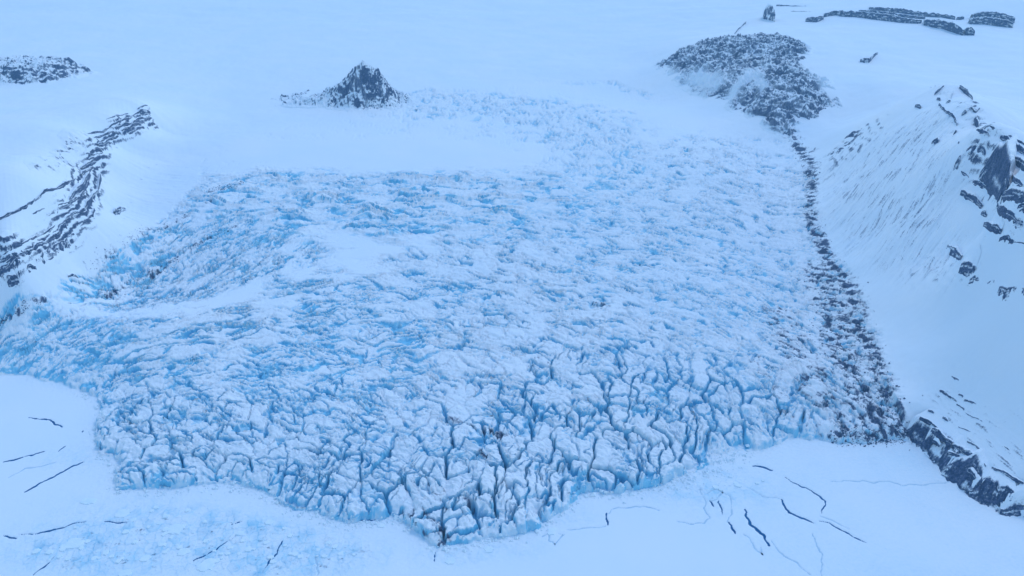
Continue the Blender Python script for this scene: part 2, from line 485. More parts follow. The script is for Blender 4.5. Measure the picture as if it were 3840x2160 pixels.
# glacier outline (margins against the slopes)
GL_PX = [(-300, 1250), (0, 1160), (170, 1110), (330, 1015), (520, 890), (640, 790), (740, 690), (760, 600), (900, 520), (1200, 440), (1700, 300), (2300, 300), (2450, 350), (2700, 450), (2990, 545), (3055, 640), (3075, 860),
         (3160, 980), (3240, 1130), (3300, 1280), (3370, 1480), (3420, 1640), (3400, 1900), (1900, 2155), (-300, 2100)]
GLAC = polymask(GL_PX, 14, 16)
GLAC[(SD < 0)] = 1.0
GLs = GLAC * (sdn > -5)

# crevasse layers: (lattice centre, step a, step b, crack width m, depth m, cell height jitter m, tilt, weight field, seed, warp m, ice)
wl = {}
wl['front'] = blobs([(2000, 1720, 520, 260), (1500, 1850, 420, 190), (2500, 1560, 420, 220), (1250, 1850, 240, 120), (2250, 1450, 400, 150, .6), (2800, 1600, 200, 110)])
wl['frontleft'] = blobs([(650, 1650, 420, 240), (1000, 1700, 420, 220), (1150, 1520, 420, 170, .8), (420, 1560, 150, 200)])
wl['mid'] = blobs([(1750, 1180, 560, 200), (1650, 1380, 620, 190), (1100, 1480, 480, 150, .8), (2200, 1230, 450, 230), (2100, 950, 480, 150), (2450, 1050, 380, 250)])
wl['midleft'] = blobs([(950, 1220, 520, 90), (700, 1330, 560, 110), (1400, 1080, 380, 100), (300, 1330, 380, 100), (1250, 1330, 400, 120, .6)])
wl['fall'] = blobs([(1400, 730, 560, 65), (1250, 790, 430, 70), (1900, 760, 340, 80, .8), (1050, 700, 250, 60), (1500, 870, 450, 70, .6), (1750, 690, 420, 30, .7), (1250, 655, 560, 28, .22), (1850, 640, 330, 30, .3)])
wl['right'] = blobs([(2650, 620, 380, 110, .8), (2700, 820, 380, 180), (2500, 900, 350, 200, .8), (2850, 1050, 300, 220), (2750, 700, 300, 150, .6)])
wl['margin'] = blobs([(3000, 1350, 270, 260), (3150, 1500, 220, 170), (2900, 1150, 200, 200, .7), (3090, 1100, 110, 200, .8), (2800, 1450, 220, 200, .6)])
wl['left'] = blobs([(450, 1050, 380, 130), (150, 1220, 320, 120), (750, 930, 320, 110), (950, 960, 250, 90, .8), (600, 880, 250, 60, .7), (100, 1330, 260, 90, .6)])
wl['speck'] = blobs([(2220, 520, 200, 90), (1800, 390, 330, 45), (2080, 440, 220, 50, .7), (1560, 365, 120, 35), (2420, 330, 140, 40, .6), (2150, 290, 260, 25, .5), (1950, 205, 300, 18, .35), (620, 345, 190, 22, .5), (1050, 380, 190, 22, .5), (680, 630, 150, 70, .35), (1350, 500, 700, 60, .16), (1000, 600, 400, 50, .14), (2300, 250, 500, 50, .18), (1500, 150, 700, 40, .12), (2300, 650, 250, 70, .5)])
smooth_ = blobs([(900, 1130, 230, 55), (1400, 905, 230, 45), (1230, 1010, 240, 50), (1350, 580, 600, 60), (1680, 1270, 120, 30, .6), (1500, 1440, 140, 40, .6), (760, 1010, 120, 50, .6), (1820, 1030, 120, 30, .5)])
# lattice centre, one cell along a and b in photo pixels; w crack width, d depth, h relief, dome, k: cell edges / dashes along a / dashes across / steps
LAY = {
    'front':     dict(c=(1960, 1700), a=(84, 32), b=(-30, 68), w=3.4, d=34, h=9, t=.30, dome=7, edge=1.0, da=.35, db=.9, step=.25, seed=21, warp=20, ice=0.85),
    'frontleft': dict(c=(750, 1620), a=(76, 16), b=(-22, 40), w=2.9, d=22, h=5.5, t=.25, dome=3.5, edge=.75, da=.8, db=.5, step=.5, seed=33, warp=20, ice=0.85),
    'mid':       dict(c=(1800, 1200), a=(74, 20), b=(-12, 22), w=2.7, d=16, h=5.0, t=.2, dome=1.5, edge=.3, da=1.0, db=.4, step=.9, seed=41, warp=22, ice=0.85),
    'midleft':   dict(c=(950, 1230), a=(104, -13), b=(8, 20), w=3, d=18, h=3.5, t=.12, dome=.8, edge=.15, da=1.2, db=.2, step=.8, seed=55, warp=22, ice=1),
    'fall':      dict(c=(1400, 740), a=(86, 3), b=(8, 17), w=4.6, d=13, h=5, t=.2, dome=1, edge=.25, da=.8, db=.3, step=2.4, seed=61, warp=26, ice=1),
    'right':     dict(c=(2650, 800), a=(46, 9), b=(-6, 14), w=3, d=13, h=4.2, t=.2, dome=1, edge=.2, da=1.0, db=.35, step=.8, seed=71, warp=16, ice=0.85),
    'margin':    dict(c=(3000, 1380), a=(44, 19), b=(-10, 19), w=3, d=15, h=7, t=.3, dome=2, edge=.35, da=1.0, db=.3, step=.9, seed=83, warp=14, ice=0.6),
    'left':      dict(c=(480, 1050), a=(44, -16), b=(13, 16), w=3.3, d=13, h=5, t=.25, dome=1.5, edge=.3, da=1.0, db=.6, step=.7, seed=97, warp=16, ice=0.95),
    'speck':     dict(c=(2200, 500), a=(24, 2), b=(4, 12), w=5.5, d=9, h=3.5, t=.2, dome=0, edge=.25, da=.6, db=.8, step=.3, seed=101, warp=16, ice=0.85),
}
HC = np.zeros(x.shape); WS = np.zeros(x.shape); IC = np.zeros(x.shape); CELL = np.zeros(x.shape)
BLOCK = np.full(x.shape, -1, np.int64)
wn_ = fbm(x / 110, y / 110, 15, 3)
for nm, q in LAY.items():
    w = np.clip(wl[nm] * (1.4 + .8 * wn_) - .58 * smooth_ * (nm not in ('front',)) + .45 * wn_ * (wl[nm] > .1), 0, 1) * GLs
    w[wl[nm] < .03] = 0
    m = w > 0.02
    X = x[m]; Y = y[m]; W = w[m]; sd_ = q['seed']
    wp = q['warp']
    Xw = X + wp * fbm(X / 80, Y / 80, sd_ + 1, 2); Yw = Y + wp * 1.3 * fbm(X / 80, Y / 80, sd_ + 5, 2)
    j1_ = fbm(X / 15, Y / 15, sd_ + 8, 2); j2_ = fbm(X / 15, Y / 15, sd_ + 9, 2)
    Xw += 4.0 * j1_; Yw += 5.0 * j2_
    Mi = basis(q['c'], q['a'], q['b'])
    Ml = np.linalg.inv(Mi); La = np.linalg.norm(Ml[:, 0]); Lb = np.linalg.norm(Ml[:, 1])
    a = Mi[0, 0] * Xw + Mi[0, 1] * Yw; b = Mi[1, 0] * Xw + Mi[1, 1] * Yw
    op = np.clip(0.72 + 1.2 * fbm(X / 70, Y / 70, sd_ + 13, 3), 0.0, 1.35)
    hh = np.zeros(X.shape); ic = np.zeros(X.shape)
    e, ci, cj, la, lb, er, en = worley(Xw, Yw, Mi, sd_)
    r1 = rnd(ci, cj, sd_ + 7) - 0.5; r2 = rnd(ci, cj, sd_ + 17) - 0.5; r3 = rnd(ci, cj, sd_ + 27) - 0.5
    # cell edges: only some of them are open cracks, the rest faint seams
    eo = q['edge'] * np.clip(1.6 * (er - .18) + .35 * (en - .5), 0.0, 1.1) * (.35 + .75 * op)
    ww = q['w'] * (0.25 + 1.0 * eo)
    cut = eo * (1 - sst(0.3, 1.0, e / ww))
    hh += -q['d'] * cut
    hh += q['edge'] * (q['h'] * r1 * .9 + q['h'] * q['t'] * 4 * (r2 * la + r3 * lb)) * (.3 + .7 * op)
    hh += q['dome'] * (np.sqrt(np.clip(e / (.42 * min(La, Lb)), 0, 1)) - .6)
    ic = np.maximum(ic, cut)
    # dashes: cracks that open and close along their length
    for k, (fa, fb, kk, L_) in enumerate(((.45, 1.15, q['da'], Lb), (1.0, 2.5, .75 * q['da'], Lb), (1.15, .5, q['db'], La), (2.4, 1.1, .65 * q['db'], La))):
        if kk < .1: continue
        nn = perlin(a * fa + k * 9, b * fb, sd_ + 41 + k) + .25 * perlin(a * fa * 2.6, b * fb * 2.6, sd_ + 47 + k)
        fr_ = fb if k < 2 else fa
        ee = np.abs(nn) * L_ / fr_ * .62
        o_ = kk * sst(-.22, .3, perlin(a * .55 + 3 * k, b * .55, sd_ + 51 + k) + .3 * wn_[m] + .4 * (op - .6))
        wk = q['w'] * (.75 if k % 2 == 0 else .5) * (.35 + .8 * o_)
        ck = np.clip(o_, 0, 1) * (1 - sst(.3, 1.0, ee / wk))
        hh += -q['d'] * (.8 if k % 2 == 0 else .45) * ck
        ic = np.maximum(ic, ck)
    # broken steps: gentle treads with abrupt faces towards the fjord
    if q['step'] > .2:
        ph = b * 1.15 + 1.5 * perlin(a * .35, b * .35, sd_ + 61) + .5 * perlin(a * 1.3, b * .9, sd_ + 62)
        f_ = np.mod(-ph, 1.0)
        am = np.clip(.4 + 1.3 * perlin(a * .45, b * .4, sd_ + 63) + .3 * (op - .5), 0, 1)
        hh += q['step'] * 6.0 * am * (sst(0, .11, f_) - f_)
    # lumps
    hh += q['h'] * (.4 * fbm(a * .9, b * .9, sd_ + 65, 2) + .2 * (ridged(a * 1.3, b * 1.3, sd_ + 66, 2) - .6) + .26 * perlin(X / 12, Y / 12, sd_ + 67) + .16 * perlin(X / 6, Y / 6, sd_ + 68))
    HC[m] += W * hh; WS[m] += W; IC[m] = np.maximum(IC[m], np.minimum(W * 1.3, 1) * ic * q['ice'])
    if nm in ('front', 'frontleft'):
        big = W > (0.35 if nm == 'front' else 0.4)
        CELL[m] += W * (r1 * 2) * (26 if nm == 'front' else 16)
        ids = (sd_ * 10**10 + (ci + 5000) * 10**5 + (cj + 5000))
        tmp = BLOCK[m]; tmp = np.where(big & (tmp < 0), ids, tmp); BLOCK[m] = tmp
HC = HC / np.maximum(WS, 1.0)
WSc = np.clip(WS, 0, 1)
print('crevasses', _time.time() - _t0)

# land height: front profile, gentle swell, crevasses
sdn2 = sdn + CELL * .5 * sst(0, 10, sdn)
ramp = 13 + 26 * np.clip(.35 + 1.4 * fbm(x / 60, y / 60, 211, 3), 0, 1)
ramp = ramp * (1 + 2.2 * blob(2680, 1700, 170, 70) + 1.8 * blob(900, 1790, 170, 60) + 1.5 * blob(3000, 1620, 120, 40))
low_ = 1 - .45 * blob(2700, 1690, 190, 60) - .3 * blob(150, 1420, 250, 50) - .25 * blob(900, 1790, 200, 60)
tq = np.clip(sdn2 / ramp, 0, 1)
prof_ice = low_ * (0.50 * np.sqrt(np.clip(1 - (1 - tq) ** 2.2, 0, 1)) + .22 * sst(8, 90, sdn2) + .28 * sst(40, 230, sdn2))
prof_ice = prof_ice + (1 - low_) * sst(40, 170, sdn2)
prof_shore = 0.5 * sst(0, 30, sdn) + 0.5 * sst(10, 70, sdn)
prof = np.where(is_shore, prof_shore, prof_ice)
sw = GLAC * (5 * fbm(x / 160, y / 160, 201, 3) * WSc + 3 * fbm(x / 300, y / 300, 205, 3))
HL = np.maximum(RAW, 6) * prof + sw * sst(0, 30, sdn) + HC * (.45 + .55 * sst(10, 60, sdn)) * sst(-1, 8, sdn)
HL += .5 * WSc * GLs * fbm(x / 8, y / 8, 215, 2)
# rubble on the face of the ice front
face = sst(-6, 4, sdn) * (1 - sst(18, 60, sdn)) * (~is_shore)
HL += face * (5 * fbm(x / 22, y / 22, 301, 3) + 3 * perlin(x / 7, y / 7, 305)) * sst(0, 10, sdn)

# slopes: drifts and gullies running downhill
SLOPE = (1 - GLAC) * (SD > 20)
ga = P(3420, 520)[:2] - P(3180, 850)[:2]; ga /= np.linalg.norm(ga)
u1 = x * ga[0] + y * ga[1]; v1 = -x * ga[1] + y * ga[0]
wr = polymask([(3080, 600), (3150, 560), (3350, 470), (3520, 400), (3600, 560), (3560, 800), (3640, 960), (3560, 1060), (3330, 1030), (3180, 960), (3090, 800)], 60, 30)
u1 = u1 + 25 * fbm(x / 120, y / 120, 403, 2); v1 = v1 + 22 * fbm(x / 150, y / 150, 404, 3)
gul = fbm(u1 / 150, v1 / 24, 401, 4, .6)
HL += wr * 11.0 * gul + wr * 2.5 * fbm(u1 / 60, v1 / 8, 409, 3)
ROCK = np.maximum(ROCK, wr * sst(-0.06, 0.38, fbm(u1 / 60, v1 / 9, 405, 5, .7) + 0.35 * fbm(x / 90, y / 90, 407, 3)) * .55)
lb_ = P(370, 700)[:2] - P(560, 800)[:2]; lb_ /= np.linalg.norm(lb_)
u2 = x * lb_[0] + y * lb_[1]; v2 = -x * lb_[1] + y * lb_[0]
wlft = polymask([(330, 900), (380, 760), (420, 600), (560, 560), (700, 620), (690, 720), (560, 820), (420, 920)], 40, 25)
HL += wlft * 2.6 * fbm(u2 / 160, v2 / 12, 411, 4, .6)
ROCK = np.maximum(ROCK, wlft * sst(0.22, 0.6, fbm(u2 / 90, v2 / 7, 415, 4, .65)) * .6)
HL += (1 - GLAC) * sst(4600, 6500, y) * 26 * fbm(x / 1100, y / 700, 427, 3)
HL += SLOPE * sst(700, 1300, x) * 12 * fbm(x / 330, y / 330, 429, 3)
HL += SLOPE * (4 * fbm(x / 140, y / 140, 421, 3) + 0.8 * fbm(x / 25, y / 25, 425, 3))
# shore slope: thin rock ribs parallel to the shore
sa = P(3800, 1650)[:2] - P(3560, 1480)[:2]; sa /= np.linalg.norm(sa)
u3 = x * sa[0] + y * sa[1]; v3 = -x * sa[1] + y * sa[0]
wsh = polymask([(3400, 1560), (3480, 1480), (3560, 1440), (3700, 1500), (3840, 1600), (4000, 1750), (4000, 1900), (3840, 1870), (3640, 1780), (3480, 1650)], 25, 20)
rib = fbm(u3 / 55, v3 / 5, 431, 4, .6)
HL += wsh * 1.6 * rib
ROCK = np.maximum(ROCK, wsh * sst(0.18, 0.50, rib + .3 * fbm(x / 60, y / 60, 437, 2)) * .75)

def rockzone(pts, period, amt, seed, terr, soft=18, thr=.0, wob=1.0):
    """rock beds cropping out along the contour lines, broken by snow"""
    global ROCK, HL
    z_ = polymask(pts, soft, 22, seed)
    m = z_ > .02
    X = x[m]; Y = y[m]; R = RAW[m]
    ph = R / period + wob * fbm(X / 90, Y / 90, seed + 1, 3) + .25 * fbm(X / 18, Y / 18, seed + 3, 2)
    f_ = np.mod(ph, 1.0)
    bed = sst(.0, .12, f_) * (1 - sst(.38, .55, f_))
    brk = fbm(X / 26, Y / 26, seed + 5, 4, .65)
    ROCK[m] = np.maximum(ROCK[m], amt * z_[m] * bed * sst(thr - .25, thr + .25, brk))
    HL[m] += z_[m] * terr * (sst(0, .45, f_) - f_)
rockzone([(420, 440), (560, 405), (590, 480), (520, 505), (440, 540), (410, 600), (385, 680), (380, 780), (350, 840), (300, 890), (230, 950), (70, 1060), (-60, 1110), (-60, 960), (100, 900), (200, 800), (250, 720), (290, 620), (330, 520)], 19, 1.0, 1501, 9, thr=-.28)
rockzone([(3620, 370), (3680, 400), (3760, 490), (3900, 580), (3900, 900), (3800, 850), (3720, 760), (3650, 690), (3610, 600), (3640, 470)], 26, .85, 1521, 10, thr=-.05)
rockzone([(3480, 330), (3560, 290), (3640, 350), (3660, 460), (3580, 520), (3500, 420)], 24, .6, 1541, 5, thr=.18)
rockzone([(3390, 1600), (3450, 1610), (3560, 1700), (3640, 1780), (3760, 1840), (3950, 1880), (3950, 1990), (3765, 1940), (3650, 1880), (3540, 1795), (3440, 1690)], 11, .9, 1561, 4, soft=8, thr=-.1)
rockzone([(3070, 610), (3130, 550), (3230, 470), (3330, 430), (3320, 470), (3230, 570), (3130, 640)], 22, .75, 1581, 4, thr=.0)
rockzone([(3380, 1050), (3440, 950), (3540, 920), (3640, 1000), (3700, 1080), (3560, 1100)], 20, .55, 1591, 3, thr=.2)

# bare ice where the ice is too steep to hold snow; blue bands of the ice fall; dirt from the rock walls
ICE = np.maximum(ICE, IC)
_mb = basis((3000, 1380), (56, 24), (-12, 24))
_ma = _mb[0, 0] * x + _mb[0, 1] * y + .5 * fbm(x / 40, y / 40, 503, 2); _mc = _mb[1, 0] * x + _mb[1, 1] * y
dn = 1.3 * fbm(_ma * 1.1, _mc * 1.7, 501, 4, .68); dn2 = fbm(x / 60, y / 60, 505, 3)
def add_dirt(pts, wid, amt, jit=10):
    global DIRT
    DIRT = np.maximum(DIRT, amt * linemask(pts, wid, jit, 511))
mo = [(2975, 520), (3035, 600), (3045, 700), (3035, 800), (3070, 900), (3130, 1000), (3200, 1100), (3240, 1250), (3300, 1400), (3370, 1560), (3400, 1630)]
add_dirt(mo, 24, 1.0, 14)
add_dirt([(3010, 600), (3050, 560)], 25, .7)
add_dirt([(3060, 1000), (3130, 1150), (3180, 1350), (3250, 1500), (3330, 1600)], 62, .80, 25)
add_dirt([(2930, 1180), (2980, 1300), (3060, 1420), (3180, 1560)], 75, .60, 30)
add_dirt([(2850, 1350), (2950, 1500), (3050, 1600)], 60, .42, 30)
add_dirt([(3120, 1640), (3250, 1640), (3400, 1625)], 14, .95, 6)
add_dirt([(0, 1185), (60, 1150), (170, 1118)], 9, .8, 5)
add_dirt([(340, 1005), (440, 930), (560, 860), (700, 808)], 18, .52, 12)
add_dirt([(380, 1110), (480, 1050), (560, 1030), (660, 965), (780, 890), (880, 845)], 16, .62, 12)
add_dirt([(560, 1038), (600, 1020)], 8, .9, 4)
add_dirt([(780, 720), (860, 700), (900, 690)], 20, .72, 12)
add_dirt([(760, 760), (820, 745)], 16, .55, 10)
add_dirt([(1560, 1900), (1640, 1980), (1660, 2030)], 26, .72, 18)
add_dirt([(1480, 1900), (1560, 1980), (1640, 2040)], 9, .7, 6)
add_dirt([(1660, 1560), (1780, 1590), (1880, 1620), (1920, 1660)], 15, .66, 12)
add_dirt([(1800, 1680), (1820, 1700)], 9, .7, 6)
add_dirt([(1740, 1710), (1860, 1730)], 9, .6, 7)
add_dirt([(1600, 1790), (1660, 1860), (1680, 1900)], 9, .5, 8)
add_dirt([(1740, 1850), (1790, 1860)], 8, .6, 5)
add_dirt([(2020, 1345), (2120, 1370)], 18, .5, 12)
add_dirt([(2300, 1070), (2360, 1080)], 9, .6, 7); add_dirt([(2230, 1135), (2290, 1145)], 9, .6, 7); add_dirt([(2350, 975), (2440, 1000)], 9, .5, 7)
add_dirt([(2200, 1490), (2290, 1530), (2330, 1580)], 14, .4, 12)
DIRT = DIRT * np.clip(0.58 + 1.5 * dn + .3 * dn2, 0, 1.25) * (SD > -8)
DIRT += .35 * DIRT * np.clip(-HC / 4, -1, 1)
HL += 3.0 * np.clip(DIRT, 0, 1) * fbm(x / 9, y / 7, 521, 2) * sst(0, 12, sdn)

# sea ice: flat, snow covered, rougher where brash is frozen in near the ice front
BRASH = blobs([(600, 2000, 420, 140), (1000, 2060, 350, 120), (250, 2080, 250, 90, .8), (250, 1720, 160, 60, .6), (1250, 2080, 260, 70, .7), (2720, 1830, 170, 90, .75), (2500, 1850, 120, 40, .6), (1900, 2060, 160, 40, .5), (2150, 1950, 120, 40, .5), (1700, 2090, 120, 40, .6), (250, 1450, 200, 40, .4)])
HS = 0.6 + 0.15 * fbm(x / 40, y / 40, 601, 3)
sea = SD < 12
X = x[sea]; Y = y[sea]
e, ci, cj, la, lb, _e1, _e2 = worley(X + 5 * fbm(X / 18, Y / 18, 611, 2), Y + 7 * fbm(X / 18, Y / 18, 613, 2), np.array([[1 / 15., .02], [-.01, 1 / 20.]]), 615)
r = rnd(ci, cj, 617)
hb = BRASH[sea] * (1.1 * (r - .5) * sst(0, 1.5, e) + 1.2 * np.maximum(perlin(X / 6, Y / 6, 619), 0) ** 2 * 2)
HS[sea] += hb
seaice = .16 + .12 * sst(100, 700, x) + .12 * fbm(x / 150, y / 220, 627, 4)
seaice[sea] += BRASH[sea] * (0.34 * np.clip(.5 + fbm(X / 30, Y / 40, 621, 4), 0, 1) + .2 * (r > .62) * np.clip(.4 + fbm(X / 60, Y / 60, 623, 2), 0, 1) + .18 * (1 - sst(0, 1.6, e)))
near = np.exp(-np.maximum(-SD, 0) / 22) * (SD < 4) * (~is_shore)
HS += near * (1.6 * np.maximum(fbm(x / 8, y / 8, 631, 2), 0) * 2)
seaice = np.maximum(seaice, .5 * near * np.clip(.5 + fbm(x / 14, y / 14, 633, 3), 0, 1))
DSEA = BRASH * (.10 + .36 * np.clip(fbm(x / 45, y / 32, 641, 5, .65) * 2.0 + .15, 0, 1) + .35 * sst(.25, .5, fbm(x / 14, y / 9, 645, 4, .6))) * (SD < 0)

# ------------------------------------------------------------------ leads in the sea ice (each one a thing), carved into the sheet
# zoomed tracings: three pictures of the lower edge with their own origin and scale
k0 = 1300 / 2576.0
def zr(ox, pts): return [(ox + a * k0, 1430 + b * k0) for a, b in pts]
LEADS = [
 # (points, widest half width in m, dark water?, label)
 (zr(2540, [(765, 870), (800, 930), (825, 970), (880, 995), (950, 1025), (1015, 1055)]), 3.1, 1, 'dark bending lead in the smooth sea ice, upper of the two widest'),
 (zr(2540, [(505, 950), (515, 1010), (550, 1070), (610, 1110), (650, 1155), (685, 1225)]), 3.9, 1, 'widest dark lead slanting down right across the smooth sea ice near the bottom edge'),
 (zr(2540, [(380, 1040), (400, 1080), (428, 1128)]), 2.0, 1, 'short straight dark crack left of the widest lead in the sea ice'),
 (zr(2540, [(555, 628), (640, 640), (712, 657)]), 2.2, 1, 'short level dark crack close under the ice front near the right bay'),
 (zr(2540, [(795, 712), (830, 730), (880, 762), (965, 800), (1005, 820), (1110, 890), (1065, 975)]), 1.5, 1, 'thin crack with one dark stretch between the level crack and the long bent lead'),
 (zr(2540, [(1060, 1035), (1130, 1050), (1230, 1115), (1300, 1150), (1400, 1195)]), 1.5, 1, 'thin blue crack furthest right of the slanting leads'),
 (zr(2540, [(1070, 1000), (1180, 1050), (1275, 1098)]), .9, 0, 'faint hairline crack just above the furthest right slanting lead'),
 (zr(2540, [(1140, 740), (1280, 740), (1380, 735), (1470, 755), (1560, 740), (1690, 770), (1830, 765), (2000, 750)]), .9, 0, 'faint long hairline crack running level to the dark shore cliff'),
 (zr(2540, [(700, 1190), (730, 1235), (790, 1295), (900, 1350), (980, 1440)]), .9, 0, 'hairline crack running from the widest lead to the bottom edge'),
 (zr(2540, [(1010, 1130), (1030, 1210), (1080, 1290), (1068, 1440)]), .9, 0, 'faint upright hairline crack reaching the bottom edge, right of the other'),
 (zr(2540, [(165, 780), (185, 840), (212, 890), (200, 950), (240, 1010), (190, 1060), (100, 1060), (0, 1040)]), 1.0, 0, 'curved crack outlining a scalloped slab of sea ice under the ice front'),
 (zr(2540, [(240, 880), (272, 930)]), 1.6, 1, 'short dark crack among broken slabs left of the forked cracks'),
 (zr(2540, [(312, 880), (318, 940), (335, 985)]), 1.5, 1, 'short upright dark crack in the middle of the broken slabs'),
 (zr(2540, [(340, 820), (385, 850), (405, 920), (400, 985), (370, 1040)]), 1.0, 0, 'crooked crack on the right side of the broken slabs'),
 (zr(2540, [(230, 830), (290, 790), (330, 820), (300, 870), (250, 890)]), 0.9, 0, 'angular loop of cracks round a small slab near the ice front'),
 (zr(2540, [(540, 800), (620, 850), (700, 865), (760, 870)]), .9, 0, 'faint crack leading left from the top of the long bent lead'),
 (zr(2540, [(490, 1130), (550, 1180), (590, 1260), (640, 1285), (625, 1235)]), .9, 0, 'faint hooked hairline crack left of the widest lead'),
 (zr(1280, [(1975, 980), (1970, 1020), (1978, 1065)]), 1.7, 1, 'short upright dark notch in the sea ice right of the ice tongue'),
 (zr(1280, [(1978, 980), (2010, 950), (2110, 940), (2240, 925), (2370, 965)]), .9, 0, 'faint crack running right from the upright notch'),
 (zr(1280, [(1970, 1075), (1850, 1090), (1760, 1100), (1680, 1105)]), .9, 0, 'faint crack running left from the upright notch'),
 (zr(1280, [(1490, 1150), (1560, 1120), (1535, 1185), (1590, 1215), (1650, 1140), (1620, 1130)]), .9, 0, 'looping hairline crack round a rounded slab by the ice tongue'),
 (zr(1280, [(45, 1055), (120, 1040), (230, 1025), (350, 1012)]), 3.0, 1, 'black strip of open water at the foot of the ice front left of the tongue'),
 (zr(1280, [(680, 1340), (690, 1290), (712, 1258)]), 1.3, 1, 'short crack just below the dirty tip of the glacier tongue'),
 (zr(0, [(205, 268), (290, 278), (370, 283), (410, 320), (468, 336)]), 1.9, 1, 'crooked dark crack high on the left sea ice, beside the left ice cliff'),
 (zr(0, [(20, 602), (60, 590), (120, 575), (200, 552), (270, 535), (330, 523)]), 2.6, 1, 'dark tapering lead at the left edge, upper of the two slanting ones'),
 (zr(0, [(60, 715), (120, 685), (185, 650), (340, 625), (410, 598)]), 1.0, 0, 'thin grey crack between the two dark leads at the left edge'),
 (zr(0, [(180, 822), (270, 775), (330, 740), (395, 706), (440, 685), (520, 640), (610, 598)]), 2.8, 1, 'long dark lead slanting up right at left, lower of the two'),
 (zr(0, [(440, 515), (485, 480)]), 1.5, 1, 'small dark crack right of the left edge leads near the ice cliff'),
 (zr(0, [(605, 380), (615, 362), (640, 350)]), 1.4, 1, 'tiny dark crack by the left ice cliff'),
 (zr(0, [(20, 1150), (70, 1162), (125, 1168)]), 1.8, 1, 'small dark opening at the left edge in the lower corner'),
 (zr(0, [(130, 1140), (180, 1138), (270, 1132), (340, 1110), (440, 1090), (540, 1062), (640, 1040)]), 1.5, 1, 'long thin crack running right from the small opening at lower left'),
 (zr(0, [(240, 1440), (330, 1370), (370, 1335), (415, 1295)]), 1.2, 1, 'thin crack in the brash ice of the lower left corner'),
 (zr(0, [(1440, 1330), (1500, 1300), (1600, 1250), (1680, 1195), (1745, 1152)]), 1.6, 1, 'slanting dark crack through brash ice below the left ice front'),
 (zr(0, [(780, 1038), (860, 1045), (940, 1052)]), 1.4, 1, 'short level crack in grey brash ice left of the slanting brash crack'),
 (zr(0, [(1950, 1420), (2000, 1340), (2060, 1275), (2070, 1230), (2098, 1188)]), 1.2, 1, 'upright thin crack through brash ice near the bottom edge'),
 (zr(0, [(1725, 1062), (1790, 1042)]), 1.4, 1, 'tiny dark crack in brash ice below the left ice front'),
 (zr(0, [(2350, 1440), (2360, 1370), (2330, 1290)]), 1.1, 0, 'thin grey crack right of the upright crack at the bottom edge'),
]
LEADW = []
hs_cut = np.zeros(x.shape)
for pts, hw, dark, lab in LEADS:
    p = np.array([at_z(a, b, 0.6)[:2] for a, b in pts])
    # resample with a little wander
    seg = np.linalg.norm(np.diff(p, axis=0), axis=1); cum = np.concatenate([[0], np.cumsum(seg)])
    n = max(int(cum[-1] / 2.5), 6)
    s = np.linspace(0, cum[-1], n)
    q = np.stack([np.interp(s, cum, p[:, 0]), np.interp(s, cum, p[:, 1])], 1)
    wob = np.stack([fbm(s / 22, s * 0 + len(LEADW), 701, 3), fbm(s / 22, s * 0 + len(LEADW), 703, 3)], 1) * 5.0
    q = q + wob
    wd = hw * .82 * (np.sin(np.pi * np.linspace(0.06, 0.94, n)) ** .6) * np.clip(.75 + .9 * fbm(s / 22, s * 0 + 3.3 * len(LEADW), 705, 3), .25, 1.3)
    LEADW.append((q, wd, dark, lab))
    m = (x > q[:, 0].min() - 12) & (x < q[:, 0].max() + 12) & (y > q[:, 1].min() - 12) & (y < q[:, 1].max() + 12)
    if m.any():
        X = x[m]; Y = y[m]
        dd = np.full(X.shape, 1e9)
        for k in range(n):
            dd = np.minimum(dd, np.hypot(X - q[k, 0], (Y - q[k, 1]) * .8) - wd[k])
        hs_cut[m] = np.maximum(hs_cut[m], 1 - sst(-.2, 1.6, dd))
HS = HS - 1.6 * hs_cut

isl = sst(-1.0, 1.0, sdn)
Z = HS * (1 - isl) + np.maximum(HL, HS) * isl
ICE = np.where(SD > 0, ICE, 0) * isl + seaice * (1 - isl)
DIRT = np.clip(DIRT, 0, 1.1) * isl + DSEA * (1 - isl)
ROCK = ROCK * isl
GZ = Z.reshape(NR, NCt)
GN = grid_normals(GX, GY, GZ).reshape(-1, 3)
steep = 1 - GN[:, 2]
onice = (GLAC > .5) & (SD > -6)
ICE = np.where(onice, np.clip(ICE + np.clip(.55 + .5 * wl['fall'] + .2 * face, 0, 1.2) * np.clip(.75 + .9 * fbm(x / 35, y / 35, 805, 3), .1, 1.2) * sst(0.22, 0.62, steep), 0, 1.1), ICE)
ICE = np.clip(ICE + .5 * np.clip(1.2 * wl['fall'] + .4 * wl['midleft'] + .6 * wl['left'], 0, 1.2) * GLs * np.clip(.1 + fbm(x / 70, y / 36, 801, 5, .65) * 2.4, 0, 1), 0, 1.1)
V = np.stack([x, y, Z], 1)
MIX = np.stack([ROCK, ICE, DIRT, np.clip(.06 + WSc * isl + .5 * BRASH * (1 - isl) + .4 * wr + .3 * wlft, 0, 1)], 1)
FACES = grid_faces(NR, NCt)

print('ground', _time.time() - _t0)
